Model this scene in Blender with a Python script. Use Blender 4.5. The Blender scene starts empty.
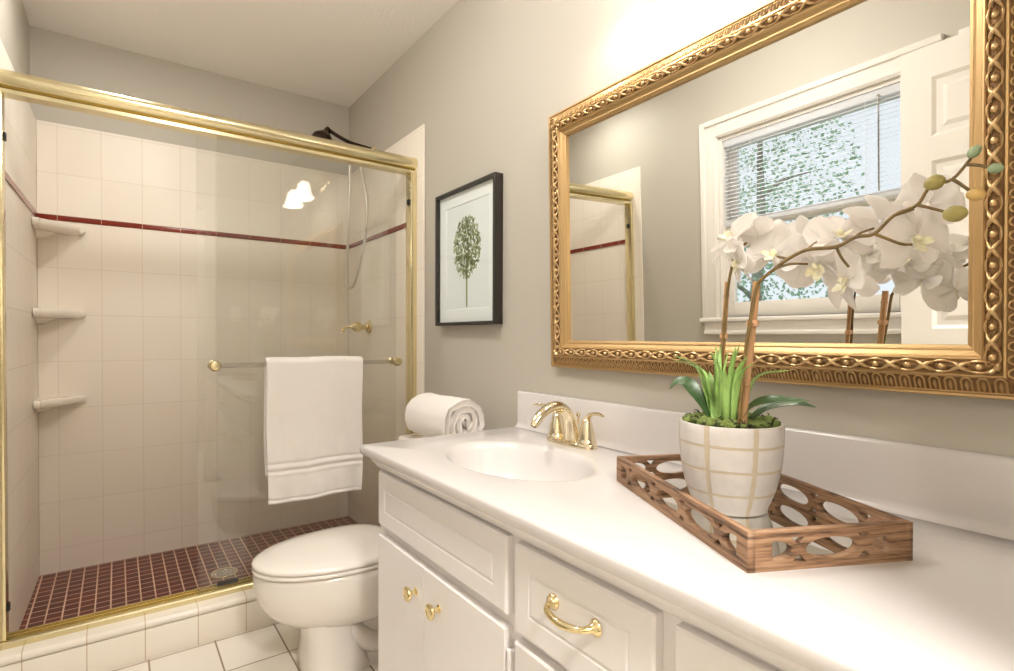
import bpy, bmesh, math, random
from mathutils import Vector, Matrix, noise

random.seed(7)
SC = bpy.context.scene
COL = SC.collection
PI = math.pi

# ------------------------------------------------------------------ camera
YAW, PITCH, ROLL = 0.6254, -0.0129, 0.0034
cam_data = bpy.data.cameras.new('camera')
cam = bpy.data.objects.new('camera', cam_data)
COL.objects.link(cam)
_r = Vector((math.cos(YAW), -math.sin(YAW), 0))
_f = Vector((math.sin(YAW), math.cos(YAW), 0))
_u = Vector((0, 0, 1))
_f2 = _f * math.cos(PITCH) + _u * math.sin(PITCH)
_u2 = _u * math.cos(PITCH) - _f * math.sin(PITCH)
_r3 = _r * math.cos(ROLL) + _u2 * math.sin(ROLL)
_u3 = _u2 * math.cos(ROLL) - _r * math.sin(ROLL)
_m = Matrix((_r3, _u3, -_f2)).transposed().to_4x4()
_m.translation = Vector((0, 0, 1.0902))
cam.matrix_world = _m
cam_data.sensor_width = 36.0
cam_data.lens = 540.0 * 36.0 / 1014.0
cam_data.shift_y = (344.25 - 335.5) / 1014.0
cam_data.clip_start = 0.01
SC.camera = cam

# ------------------------------------------------------------------ world, light, exposure
world = bpy.data.worlds.new('sky')
SC.world = world
world.use_nodes = True
wn = world.node_tree
wn.nodes.clear()
wo = wn.nodes.new('ShaderNodeOutputWorld')
wb = wn.nodes.new('ShaderNodeBackground')
ws = wn.nodes.new('ShaderNodeTexSky')
ws.sky_type = 'HOSEK_WILKIE'
ws.sun_direction = Vector((0.5, 0.4, 0.75)).normalized()
ws.turbidity = 5.0
ws.ground_albedo = 0.4
wmix = wn.nodes.new('ShaderNodeMix')
wmix.data_type = 'RGBA'
wmix.inputs[0].default_value = 0.6
wmix.inputs[7].default_value = (0.86, 0.93, 1.0, 1)
wn.links.new(ws.outputs[0], wmix.inputs[6])
wn.links.new(wmix.outputs[2], wb.inputs[0])
wb.inputs[1].default_value = 2.2
wn.links.new(wb.outputs[0], wo.inputs[0])

LAMP_COLOR = (1.0, 0.94, 0.87)
SHADE_STRENGTH = 11.5
BULB_POWER = 2.4
CEILING_FILL = 80.0
SHOWER_FILL = 7.5
HALL_FILL = 380.0

SC.view_settings.view_transform = 'Standard'
SC.view_settings.look = 'None'
SC.view_settings.gamma = 1.0
SC.view_settings.use_curve_mapping = False
SC.view_settings.exposure = -0.44
SC.cycles.max_bounces = 10
SC.cycles.diffuse_bounces = 6
SC.cycles.glossy_bounces = 6
SC.cycles.transparent_max_bounces = 16
SC.cycles.sample_clamp_indirect = 6.0
SC.cycles.caustics_reflective = True
SC.cycles.caustics_refractive = False
SC.cycles.blur_glossy = 1.0
SC.cycles.use_denoising = True

# ------------------------------------------------------------------ room measures (metres)
XR, XL, YB, YR, ZC = 1.115, -0.303, 3.14, -0.12, 2.44
YT, YDOOR, ZTILE, ZSTR = 2.167, 2.255, 2.036, 1.6154
ZK = 0.79        # counter top
TT = 0.010       # tile thickness
TL_ = 0.020      # tile and backing on the left wall, at the back corner

# ------------------------------------------------------------------ helpers
def lin(c):
    return tuple(((v / 255.0) / 12.92 if v / 255.0 <= 0.04045 else ((v / 255.0 + 0.055) / 1.055) ** 2.4) for v in c) + (1.0,)

def new_mat(name):
    m = bpy.data.materials.new(name)
    m.use_nodes = True
    return m, m.node_tree, m.node_tree.nodes['Principled BSDF']

def mat(name, rgb, rough=0.5, metal=0.0, bump=0.0, bump_scale=60.0, var=0.0, var_scale=8.0, coat=0.0, spec=0.5, emit=None, emit_s=0.0, sss=0.0, stretch=None):
    m, nt, b = new_mat(name)
    b.inputs['Base Color'].default_value = lin(rgb)
    b.inputs['Roughness'].default_value = rough
    b.inputs['Metallic'].default_value = metal
    b.inputs['Specular IOR Level'].default_value = spec
    b.inputs['Coat Weight'].default_value = coat
    if sss:
        b.inputs['Subsurface Weight'].default_value = sss
        b.inputs['Subsurface Radius'].default_value = (0.01, 0.008, 0.006)
    if emit:
        b.inputs['Emission Color'].default_value = lin(emit)
        b.inputs['Emission Strength'].default_value = emit_s
    tc = nt.nodes.new('ShaderNodeTexCoord')
    src = tc.outputs['Object']
    if stretch:
        mp = nt.nodes.new('ShaderNodeMapping')
        mp.inputs['Scale'].default_value = stretch
        nt.links.new(src, mp.inputs[0])
        src = mp.outputs[0]
    if var > 0:
        n = nt.nodes.new('ShaderNodeTexNoise')
        n.inputs['Scale'].default_value = var_scale
        n.inputs['Detail'].default_value = 5
        nt.links.new(src, n.inputs['Vector'])
        r = nt.nodes.new('ShaderNodeValToRGB')
        c = lin(rgb)
        r.color_ramp.elements[0].position = 0.3
        r.color_ramp.elements[1].position = 0.7
        r.color_ramp.elements[0].color = tuple(max(0, v * (1 - var)) for v in c[:3]) + (1,)
        r.color_ramp.elements[1].color = tuple(min(1, v * (1 + var)) for v in c[:3]) + (1,)
        nt.links.new(n.outputs['Fac'], r.inputs['Fac'])
        nt.links.new(r.outputs['Color'], b.inputs['Base Color'])
    if bump > 0:
        n = nt.nodes.new('ShaderNodeTexNoise')
        n.inputs['Scale'].default_value = bump_scale
        n.inputs['Detail'].default_value = 4
        nt.links.new(src, n.inputs['Vector'])
        bp = nt.nodes.new('ShaderNodeBump')
        bp.inputs['Strength'].default_value = bump
        bp.inputs['Distance'].default_value = 0.004
        nt.links.new(n.outputs['Fac'], bp.inputs['Height'])
        nt.links.new(bp.outputs['Normal'], b.inputs['Normal'])
    return m

def tile_mat(name, axes, w, h, off, c1, c2, grout, mortar, rough, bump=0.35, coat=0.0):
    """Rectangular stack-bonded tiles laid on the plane of the two named axes."""
    m, nt, b = new_mat(name)
    tc = nt.nodes.new('ShaderNodeTexCoord')
    sp = nt.nodes.new('ShaderNodeSeparateXYZ')
    nt.links.new(tc.outputs['Object'], sp.inputs[0])
    cb = nt.nodes.new('ShaderNodeCombineXYZ')
    nt.links.new(sp.outputs[axes[0]], cb.inputs[0])
    nt.links.new(sp.outputs[axes[1]], cb.inputs[1])
    ad = nt.nodes.new('ShaderNodeVectorMath')
    ad.operation = 'SUBTRACT'
    ad.inputs[1].default_value = (off[0] - 40 * w, off[1] - 40 * h, 0)
    nt.links.new(cb.outputs[0], ad.inputs[0])
    br = nt.nodes.new('ShaderNodeTexBrick')
    br.offset = 0.0
    br.squash = 1.0
    br.inputs['Scale'].default_value = 1.0
    br.inputs['Brick Width'].default_value = w
    br.inputs['Row Height'].default_value = h
    br.inputs['Mortar Size'].default_value = mortar
    br.inputs['Mortar Smooth'].default_value = 0.3
    br.inputs['Bias'].default_value = 0.0
    br.inputs['Color1'].default_value = lin(c1)
    br.inputs['Color2'].default_value = lin(c2)
    br.inputs['Mortar'].default_value = lin(grout)
    nt.links.new(ad.outputs[0], br.inputs['Vector'])
    nt.links.new(br.outputs['Color'], b.inputs['Base Color'])
    mr = nt.nodes.new('ShaderNodeMapRange')
    mr.inputs[3].default_value = rough
    mr.inputs[4].default_value = 0.85
    nt.links.new(br.outputs['Fac'], mr.inputs[0])
    nt.links.new(mr.outputs[0], b.inputs['Roughness'])
    iv = nt.nodes.new('ShaderNodeMath')
    iv.operation = 'SUBTRACT'
    iv.inputs[0].default_value = 1.0
    nt.links.new(br.outputs['Fac'], iv.inputs[1])
    n = nt.nodes.new('ShaderNodeTexNoise')
    n.inputs['Scale'].default_value = 7.0
    n.inputs['Detail'].default_value = 1
    nt.links.new(tc.outputs['Object'], n.inputs['Vector'])
    m2 = nt.nodes.new('ShaderNodeMath')
    m2.operation = 'MULTIPLY_ADD'
    m2.inputs[1].default_value = 0.7
    nt.links.new(n.outputs['Fac'], m2.inputs[0])
    nt.links.new(iv.outputs[0], m2.inputs[2])
    bp = nt.nodes.new('ShaderNodeBump')
    bp.inputs['Strength'].default_value = bump
    bp.inputs['Distance'].default_value = 0.002
    nt.links.new(m2.outputs[0], bp.inputs['Height'])
    nt.links.new(bp.outputs['Normal'], b.inputs['Normal'])
    b.inputs['Coat Weight'].default_value = coat
    b.inputs['Specular IOR Level'].default_value = 0.35
    return m

def glass_mat(name, tint, boost=0.0, rough=0.0):
    """Clear pane: lets light straight through, mirrors by Fresnel on the outer faces."""
    m = bpy.data.materials.new(name)
    m.use_nodes = True
    nt = m.node_tree
    nt.nodes.clear()
    o = nt.nodes.new('ShaderNodeOutputMaterial')
    t = nt.nodes.new('ShaderNodeBsdfTransparent')
    t.inputs[0].default_value = tint
    g = nt.nodes.new('ShaderNodeBsdfGlossy')
    g.inputs['Roughness'].default_value = rough
    fr = nt.nodes.new('ShaderNodeFresnel')
    fr.inputs['IOR'].default_value = 1.5
    ge = nt.nodes.new('ShaderNodeNewGeometry')
    s = nt.nodes.new('ShaderNodeMath')
    s.operation = 'SUBTRACT'
    s.inputs[0].default_value = 1.0
    nt.links.new(ge.outputs['Backfacing'], s.inputs[1])
    a = nt.nodes.new('ShaderNodeMath')
    a.operation = 'MULTIPLY_ADD'
    a.inputs[1].default_value = 1.0 + boost
    a.inputs[2].default_value = 0.01
    nt.links.new(fr.outputs[0], a.inputs[0])
    p = nt.nodes.new('ShaderNodeMath')
    p.operation = 'MULTIPLY'
    nt.links.new(a.outputs[0], p.inputs[0])
    nt.links.new(s.outputs[0], p.inputs[1])
    mx = nt.nodes.new('ShaderNodeMixShader')
    nt.links.new(p.outputs[0], mx.inputs[0])
    nt.links.new(t.outputs[0], mx.inputs[1])
    nt.links.new(g.outputs[0], mx.inputs[2])
    nt.links.new(mx.outputs[0], o.inputs[0])
    return m

def finish(bm, name, material, parent=None, smooth=35, recalc=True):
    if recalc:
        bmesh.ops.recalc_face_normals(bm, faces=bm.faces[:])
    me = bpy.data.meshes.new(name)
    bm.to_mesh(me)
    bm.free()
    for mm in (material if isinstance(material, (list, tuple)) else [material]):
        me.materials.append(mm)
    if smooth is not None:
        for p in me.polygons:
            p.use_smooth = True
        me.set_sharp_from_angle(angle=math.radians(smooth))
    o = bpy.data.objects.new(name, me)
    COL.objects.link(o)
    if parent:
        o.parent = parent
    return o

def empty(name, loc=(0, 0, 0), rotz=0.0):
    o = bpy.data.objects.new(name, None)
    COL.objects.link(o)
    o.location = loc
    o.rotation_euler = (0, 0, rotz)
    o.empty_display_size = 0.05
    return o

def tag(o, label, cat, group=None):
    o['label'] = label
    o['category'] = cat
    if group:
        o['group'] = group
    return o

def struct(o):
    o['kind'] = 'structure'
    return o

def box(bm, x0, x1, y0, y1, z0, z1, bev=0.0, seg=2, M=None):
    r = bmesh.ops.create_cube(bm, size=1.0)
    vs = r['verts']
    for v in vs:
        v.co = Vector(((x0 + x1) / 2 + v.co.x * (x1 - x0), (y0 + y1) / 2 + v.co.y * (y1 - y0), (z0 + z1) / 2 + v.co.z * (z1 - z0)))
    allv = set(vs)
    if bev > 0:
        es = list({e for v in vs for e in v.link_edges})
        rb = bmesh.ops.bevel(bm, geom=es, offset=bev, segments=seg, profile=0.5, affect='EDGES', clamp_overlap=True)
        allv = {v for v in allv if v.is_valid} | set(rb['verts'])
    if M is not None:
        for v in allv:
            v.co = M @ v.co
    return list(allv)

def boxo(name, m, parent, *a, **k):
    bm = bmesh.new()
    box(bm, *a, **k)
    return finish(bm, name, m, parent)

def loft(bm, rings, cap0=True, cap1=True, closed=True):
    vr = [[bm.verts.new(p) for p in r] for r in rings]
    n = len(vr[0])
    for a, b in zip(vr, vr[1:]):
        for i in range(n if closed else n - 1):
            j = (i + 1) % n
            try:
                bm.faces.new((a[i], a[j], b[j], b[i]))
            except ValueError:
                pass
    if cap0:
        bm.faces.new(list(reversed(vr[0])))
    if cap1:
        bm.faces.new(vr[-1])
    return vr

def lathe(bm, prof, n=32, M=None, cap0=True, cap1=True):
    """prof: (radius, z) pairs revolved about z."""
    rings = []
    for r, z in prof:
        ring = []
        for i in range(n):
            a = 2 * PI * i / n
            p = Vector((max(r, 1e-5) * math.cos(a), max(r, 1e-5) * math.sin(a), z))
            ring.append(M @ p if M is not None else p)
        rings.append(ring)
    return loft(bm, rings, cap0, cap1)

def spline(pts, n):
    """Catmull-Rom through the points, n samples per span."""
    P = [Vector(p) for p in pts]
    P = [P[0] * 2 - P[1]] + P + [P[-1] * 2 - P[-2]]
    out = []
    for i in range(1, len(P) - 2):
        for k in range(n):
            t = k / n
            out.append(0.5 * ((2 * P[i]) + (P[i + 1] - P[i - 1]) * t + (2 * P[i - 1] - 5 * P[i] + 4 * P[i + 1] - P[i + 2]) * t * t + (3 * P[i] - P[i - 1] - 3 * P[i + 1] + P[i + 2]) * t ** 3))
    out.append(P[-2].copy())
    return out

def tube(bm, pts, rad, n=12, flat=1.0, up=None, cap=True, closed=False):
    """Sweep a circle (or an ellipse, flat = ratio along the up side) along pts; rad is a number or a list stretched over them."""
    L = len(pts)
    def rr(i):
        if isinstance(rad, (int, float)):
            return rad
        t = i / max(1, L - 1) * (len(rad) - 1)
        k = min(int(t), len(rad) - 2)
        return rad[k] + (rad[k + 1] - rad[k]) * (t - k)
    rings = []
    N = None
    for i in range(L):
        if closed:
            T = (Vector(pts[(i + 1) % L]) - Vector(pts[i - 1])).normalized()
        else:
            T = (Vector(pts[min(i + 1, L - 1)]) - Vector(pts[max(i - 1, 0)])).normalized()
        if N is None:
            ref = Vector(up) if up is not None else (Vector((0, 0, 1)) if abs(T.z) < 0.9 else Vector((1, 0, 0)))
            N = (ref - T * ref.dot(T)).normalized()
        else:
            N = (N - T * N.dot(T)).normalized()
        B = T.cross(N)
        r = rr(i)
        rings.append([Vector(pts[i]) + N * (math.cos(2 * PI * k / n) * r * flat) + B * (math.sin(2 * PI * k / n) * r) for k in range(n)])
    if closed:
        rings.append([v.copy() for v in rings[0]])
        loft(bm, rings, False, False)
        bmesh.ops.remove_doubles(bm, verts=bm.verts[:], dist=1e-6)
    else:
        loft(bm, rings, cap, cap)

def ball(bm, c, r, M=None, sub=2):
    """Ellipsoid; r a number or three."""
    rs = (r, r, r) if isinstance(r, (int, float)) else r
    q = bmesh.ops.create_icosphere(bm, subdivisions=sub, radius=1.0)
    for v in q['verts']:
        p = Vector((v.co.x * rs[0], v.co.y * rs[1], v.co.z * rs[2]))
        v.co = (M @ p if M is not None else p) + Vector(c)
    return q['verts']

def cut_panel(outer, holes, thick):
    """Flat plate with holes, made from a filled 2D curve; returned as a bmesh lying in the xy plane, centred in z."""
    cu = bpy.data.curves.new('outline', 'CURVE')
    cu.dimensions = '2D'
    cu.fill_mode = 'BOTH'
    cu.extrude = thick / 2
    for loop in [outer] + holes:
        s = cu.splines.new('POLY')
        s.points.add(len(loop) - 1)
        for p, q in zip(s.points, loop):
            p.co = (q[0], q[1], 0, 1)
        s.use_cyclic_u = True
    ob = bpy.data.objects.new('outline', cu)
    COL.objects.link(ob)
    dg = bpy.context.evaluated_depsgraph_get()
    me = bpy.data.meshes.new_from_object(ob.evaluated_get(dg))
    bm = bmesh.new()
    bm.from_mesh(me)
    bpy.data.objects.remove(ob)
    bpy.data.curves.remove(cu)
    bpy.data.meshes.remove(me)
    bmesh.ops.remove_doubles(bm, verts=bm.verts[:], dist=1e-5)
    return bm

def align(axis, loc=(0, 0, 0)):
    """Matrix turning local z to axis."""
    q = Vector((0, 0, 1)).rotation_difference(Vector(axis).normalized())
    return Matrix.Translation(Vector(loc)) @ q.to_matrix().to_4x4()

def rect_front(bm, y0, y1, z0, z1, xf, thick, steps):
    """Cabinet front facing -x; steps = (inset, depth behind xf) rings from the outer edge inwards."""
    rings = []
    for ins, dep in [(0.0, thick)] + steps:
        x = xf + dep
        rings.append([Vector((x, y0 + ins, z0 + ins)), Vector((x, y1 - ins, z0 + ins)), Vector((x, y1 - ins, z1 - ins)), Vector((x, y0 + ins, z1 - ins))])
    loft(bm, rings, True, True)

# ------------------------------------------------------------------ materials
M = {}
M['paint'] = mat('wall_paint', (183, 177, 165), 0.6, bump=0.06, bump_scale=220)
M['ceiling'] = mat('ceiling_paint', (244, 241, 237), 0.8, bump=0.55, bump_scale=90)
M['trim_white'] = mat('white_trim_paint', (236, 231, 224), 0.35)
M['cabinet'] = mat('cabinet_paint', (228, 224, 222), 0.42, bump=0.03, bump_scale=40)
WT = dict(c1=(236, 228, 216), c2=(234, 225, 212), grout=(221, 210, 196), mortar=0.0016, rough=0.42, bump=0.25)
ROW = 0.2096
Z0T = ZSTR - 0.012
M['tile_back'] = tile_mat('shower_tile_back', ('X', 'Z'), 0.157, ROW, (-0.213, Z0T), **WT)
M['tile_side'] = tile_mat('shower_tile_side', ('Y', 'Z'), 0.157, ROW, (YB - TT, Z0T), **WT)
M['mosaic'] = tile_mat('red_mosaic', ('X', 'Y'), 0.0495, 0.0495, (-0.223, 3.12), (98, 34, 24), (78, 28, 20), (206, 176, 154), 0.0030, 0.3, bump=0.5)
M['floor'] = tile_mat('floor_tile', ('X', 'Y'), 0.198, 0.215, (0.279, 1.945), (234, 227, 217), (230, 222, 211), (150, 132, 112), 0.0032, 0.22, bump=0.4)
M['curb'] = tile_mat('curb_tile', ('X', 'Z'), 0.155, 1.0, (0.072, -0.2), (236, 229, 217), (233, 225, 212), (196, 178, 152), 0.0018, 0.18)
M['liner'] = tile_mat('red_liner_x', ('X', 'Z'), 0.157, 1.0, (-0.213, -0.2), (128, 44, 26), (112, 38, 24), (196, 160, 138), 0.0014, 0.18)
M['liner_side'] = tile_mat('red_liner_y', ('Y', 'Z'), 0.157, 1.0, (YB - TT, -0.2), (128, 44, 26), (112, 38, 24), (196, 160, 138), 0.0014, 0.18)
M['ceramic'] = mat('white_ceramic', (238, 230, 218), 0.12, coat=0.3)
M['porcelain'] = mat('toilet_porcelain', (228, 222, 214), 0.1, coat=0.5)
M['marble'] = mat('cultured_marble', (208, 203, 200), 0.2, coat=0.3, var=0.01, var_scale=3)
M['brass_satin'] = mat('satin_brass', (226, 214, 174), 0.22, metal=1.0)
M['brass'] = mat('polished_brass', (232, 214, 166), 0.12, metal=1.0)
M['brass_pale'] = mat('pale_polished_brass', (236, 224, 196), 0.09, metal=1.0)
M['bronze'] = mat('dark_bronze', (74, 62, 52), 0.25, metal=1.0)
M['chrome'] = mat('chrome', (220, 218, 214), 0.12, metal=1.0)
M['hose'] = mat('steel_hose', (206, 200, 190), 0.28, metal=0.8, bump=0.3, bump_scale=400)
M['black'] = mat('black_rubber', (24, 22, 20), 0.5)
M['frame_black'] = mat('black_frame_wood', (40, 35, 31), 0.38, var=0.1, var_scale=30)
M['paper'] = mat('mat_board', (240, 240, 240), 0.9)
M['paper_in'] = mat('print_paper', (232, 233, 234), 0.9)
M['seed'] = mat('olive_green_ink', (126, 138, 86), 0.9, var=0.4, var_scale=60)
M['seed_light'] = mat('pale_green_ink', (176, 184, 142), 0.9, var=0.25, var_scale=60)
M['seed_dark'] = mat('dark_green_ink', (84, 94, 62), 0.9)
M['gold'] = mat('antique_gold', (194, 162, 114), 0.4, metal=0.8)
M['gold_bright'] = mat('bright_gold', (210, 178, 130), 0.36, metal=0.8)
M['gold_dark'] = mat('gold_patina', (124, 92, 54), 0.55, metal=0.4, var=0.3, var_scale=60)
M['mirror'] = mat('mirror_silver', (244, 244, 240), 0.0, metal=1.0)
M['towel'] = mat('white_terry', (244, 238, 232), 0.95, bump=0.8, bump_scale=520, spec=0.1)
M['shade'] = mat('frosted_shade_glass', (250, 246, 240), 0.4, emit=(255, 249, 242), emit_s=SHADE_STRENGTH)
M['fill_lens'] = mat('fill_lens_glow', (250, 246, 240), 0.4, emit=(253, 250, 246), emit_s=9.0)  # glowing face of the added shower fill
M['glass'] = glass_mat('shower_glass', (0.965, 0.968, 0.958, 1), boost=0.9)
M['pane'] = glass_mat('window_glass', (0.97, 0.985, 0.98, 1))
M['acrylic'] = glass_mat('clear_acrylic', (0.86, 0.85, 0.82, 1), boost=3.0)
M['leaf_dark'] = mat('orchid_leaf', (58, 84, 46), 0.35, var=0.25, var_scale=20)
M['grass'] = mat('grass_blade', (142, 178, 96), 0.45, var=0.35, var_scale=30, sss=0.1)
M['moss'] = mat('moss', (104, 118, 56), 0.95, var=0.5, var_scale=50, bump=0.6, bump_scale=200)
def translucent_mat(name, rgb, amount, rough=0.6):
    m, nt, b = new_mat(name)
    b.inputs['Base Color'].default_value = lin(rgb)
    b.inputs['Roughness'].default_value = rough
    b.inputs['Specular IOR Level'].default_value = 0.25
    t = nt.nodes.new('ShaderNodeBsdfTranslucent')
    t.inputs[0].default_value = lin(rgb)
    mx = nt.nodes.new('ShaderNodeMixShader')
    mx.inputs[0].default_value = amount
    out = nt.nodes['Material Output']
    nt.links.new(b.outputs[0], mx.inputs[1])
    nt.links.new(t.outputs[0], mx.inputs[2])
    nt.links.new(mx.outputs[0], out.inputs[0])
    return m
M['blind'] = translucent_mat('blind_white', (244, 245, 248), 0.45)
M['soil'] = mat('dark_moss', (50, 46, 26), 0.95, var=0.5, var_scale=60, bump=0.8, bump_scale=200)
M['stake'] = mat('bamboo_stake', (178, 136, 94), 0.6, var=0.3, var_scale=14, stretch=(4, 4, 0.6))
M['tie'] = mat('stem_tie', (206, 160, 120), 0.6)
M['stem'] = mat('orchid_stem', (112, 90, 46), 0.5, var=0.3, var_scale=40)
M['petal'] = translucent_mat('white_petal', (252, 249, 246), 0.48)
M['lip'] = mat('yellow_lip', (243, 234, 206), 0.5, var=0.2, var_scale=120)
M['bud'] = mat('green_bud', (158, 146, 84), 0.45, var=0.2, var_scale=40)
M['bud_pale'] = mat('pale_green_bud', (142, 160, 126), 0.5, var=0.15, var_scale=40)
M['bud_gold'] = mat('golden_bud', (206, 172, 104), 0.45, var=0.2, var_scale=40)
M['plate'] = mat('switch_plate', (238, 234, 226), 0.3)
M['bark'] = mat('tree_bark', (176, 168, 158), 0.9, bump=0.6, bump_scale=20, var=0.3)
M['foliage'] = mat('tree_foliage', (186, 212, 182), 0.7, var=0.25, var_scale=2.0)
M['lawn'] = mat('lawn', (112, 138, 84), 0.95, var=0.3, var_scale=3)

def wood_mat():
    m, nt, b = new_mat('weathered_wood')
    tc = nt.nodes.new('ShaderNodeTexCoord')
    mp = nt.nodes.new('ShaderNodeMapping')
    mp.inputs['Scale'].default_value = (3, 3, 55)
    nt.links.new(tc.outputs['Object'], mp.inputs[0])
    n = nt.nodes.new('ShaderNodeTexNoise')
    n.inputs['Scale'].default_value = 3.0
    n.inputs['Detail'].default_value = 8
    n.inputs['Roughness'].default_value = 0.65
    nt.links.new(mp.outputs[0], n.inputs['Vector'])
    r = nt.nodes.new('ShaderNodeValToRGB')
    e = r.color_ramp.elements
    e[0].position, e[0].color = 0.36, lin((70, 50, 36))
    e[1].position, e[1].color = 0.62, lin((168, 134, 104))
    k = e.new(0.46)
    k.color = lin((132, 98, 71))
    nt.links.new(n.outputs['Fac'], r.inputs['Fac'])
    nt.links.new(r.outputs['Color'], b.inputs['Base Color'])
    b.inputs['Roughness'].default_value = 0.6
    bp = nt.nodes.new('ShaderNodeBump')
    bp.inputs['Strength'].default_value = 0.4
    bp.inputs['Distance'].default_value = 0.002
    nt.links.new(n.outputs['Fac'], bp.inputs['Height'])
    nt.links.new(bp.outputs['Normal'], b.inputs['Normal'])
    return m
M['wood'] = wood_mat()

def pot_mat():
    m, nt, b = new_mat('pot_glaze_grid')
    tc = nt.nodes.new('ShaderNodeTexCoord')
    sp = nt.nodes.new('ShaderNodeSeparateXYZ')
    nt.links.new(tc.outputs['Object'], sp.inputs[0])
    at = nt.nodes.new('ShaderNodeMath')
    at.operation = 'ARCTAN2'
    nt.links.new(sp.outputs['Y'], at.inputs[0])
    nt.links.new(sp.outputs['X'], at.inputs[1])
    cb = nt.nodes.new('ShaderNodeCombineXYZ')
    nt.links.new(at.outputs[0], cb.inputs[0])
    nz = nt.nodes.new('ShaderNodeMath')
    nz.operation = 'MULTIPLY'
    nz.inputs[1].default_value = 21.0
    nt.links.new(sp.outputs['Z'], nz.inputs[0])
    nt.links.new(nz.outputs[0], cb.inputs[1])
    ds = nt.nodes.new('ShaderNodeTexNoise')
    ds.inputs['Scale'].default_value = 18
    nt.links.new(tc.outputs['Object'], ds.inputs['Vector'])
    mv = nt.nodes.new('ShaderNodeVectorMath')
    mv.operation = 'MULTIPLY_ADD'
    mv.inputs[1].default_value = (0.05, 0.05, 0)
    nt.links.new(ds.outputs['Color'], mv.inputs[0])
    nt.links.new(cb.outputs[0], mv.inputs[2])
    ad = nt.nodes.new('ShaderNodeVectorMath')
    ad.operation = 'ADD'
    ad.inputs[1].default_value = (20 * 0.8976 + 0.30, 20 * 0.84 + 0.06, 0)
    nt.links.new(mv.outputs[0], ad.inputs[0])
    br = nt.nodes.new('ShaderNodeTexBrick')
    br.offset = 0.0
    br.inputs['Scale'].default_value = 1.0
    br.inputs['Brick Width'].default_value = 2 * PI / 7
    br.inputs['Row Height'].default_value = 0.84
    br.inputs['Mortar Size'].default_value = 0.055
    br.inputs['Mortar Smooth'].default_value = 0.2
    br.inputs['Color1'].default_value = lin((214, 208, 202))
    br.inputs['Color2'].default_value = lin((206, 199, 192))
    br.inputs['Mortar'].default_value = lin((196, 180, 156))
    nt.links.new(ad.outputs[0], br.inputs['Vector'])
    n = nt.nodes.new('ShaderNodeTexNoise')
    n.inputs['Scale'].default_value = 45
    n.inputs['Detail'].default_value = 6
    nt.links.new(tc.outputs['Object'], n.inputs['Vector'])
    mx = nt.nodes.new('ShaderNodeMix')
    mx.data_type = 'RGBA'
    mx.blend_type = 'MULTIPLY'
    mx.inputs[0].default_value = 0.25
    nt.links.new(br.outputs['Color'], mx.inputs[6])
    nt.links.new(n.outputs['Fac'], mx.inputs[7])
    nt.links.new(mx.outputs[2], b.inputs['Base Color'])
    b.inputs['Roughness'].default_value = 0.4
    iv = nt.nodes.new('ShaderNodeMath')
    iv.operation = 'SUBTRACT'
    iv.inputs[0].default_value = 1.0
    nt.links.new(br.outputs['Fac'], iv.inputs[1])
    bp = nt.nodes.new('ShaderNodeBump')
    bp.inputs['Strength'].default_value = 0.5
    bp.inputs['Distance'].default_value = 0.002
    nt.links.new(iv.outputs[0], bp.inputs['Height'])
    nt.links.new(bp.outputs['Normal'], b.inputs['Normal'])
    return m
M['pot'] = pot_mat()

# ================================================================== THE SETTING
WT_ = 0.10   # wall thickness
HALL = -1.30
def slab(name, m, *a, bev=0.0):
    return struct(boxo(name, m, None, *a, bev=bev))

slab('floor', M['floor'], XL - WT_, XR + WT_, HALL, YT + 0.02, -0.05, 0.0)
slab('ceiling', M['ceiling'], XL - WT_, XR + WT_, YR - WT_, YB + WT_, ZC, ZC + 0.05)
slab('wall_right', M['paint'], XR, XR + WT_, YR - WT_, YB + WT_, 0, ZC)
slab('wall_back', M['paint'], XL - WT_, XR, YB, YB + WT_, 0, ZC)

# left wall with the window opening
WY0, WY1, WZ0, WZ1 = 0.815, 1.651, 1.135, 2.041
bm = bmesh.new()
box(bm, XL - WT_, XL, YR - WT_, WY0, 0, ZC)
box(bm, XL - WT_, XL, WY1, YB, 0, ZC)
box(bm, XL - WT_, XL, WY0, WY1, 0, WZ0)
box(bm, XL - WT_, XL, WY0, WY1, WZ1, ZC)
struct(finish(bm, 'wall_left', M['paint'], smooth=None))
# rear wall with the doorway the camera stands in
DX0, DX1, DZ = -0.235, 0.53, 2.05
bm = bmesh.new()
box(bm, XL, DX0, YR - WT_, YR, 0, ZC)
box(bm, DX1, XR, YR - WT_, YR, 0, ZC)
box(bm, DX0, DX1, YR - WT_, YR, DZ, ZC)
struct(finish(bm, 'wall_rear', M['paint'], smooth=None))
# little hall behind the doorway
bm = bmesh.new()
box(bm, XL - WT_, XR + WT_, HALL - WT_, HALL, 0, ZC)
box(bm, XL - WT_, XL, HALL, YR - WT_, 0, ZC)
box(bm, XR, XR + WT_, HALL, YR - WT_, 0, ZC)
box(bm, XL - WT_, XR + WT_, HALL - WT_, YR - WT_, ZC, ZC + 0.05)
struct(finish(bm, 'wall_hall', M['paint'], smooth=None))
# doorway casing
bm = bmesh.new()
for s in (YR, YR - WT_ - 0.015):
    box(bm, DX0 - 0.045, DX0, s, s + 0.015, 0, DZ + 0.07, 0.003)
    box(bm, DX1, DX1 + 0.07, s, s + 0.015, 0, DZ + 0.07, 0.003)
    box(bm, DX0, DX1, s, s + 0.015, DZ, DZ + 0.07, 0.003)
struct(finish(bm, 'trim_doorway', M['trim_white']))
# tall trim board on the left wall behind the open door
slab('trim_left', M['trim_white'], XL, XL + 0.02, 0.55, 0.675, 0, 2.125, bev=0.004)
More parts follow.
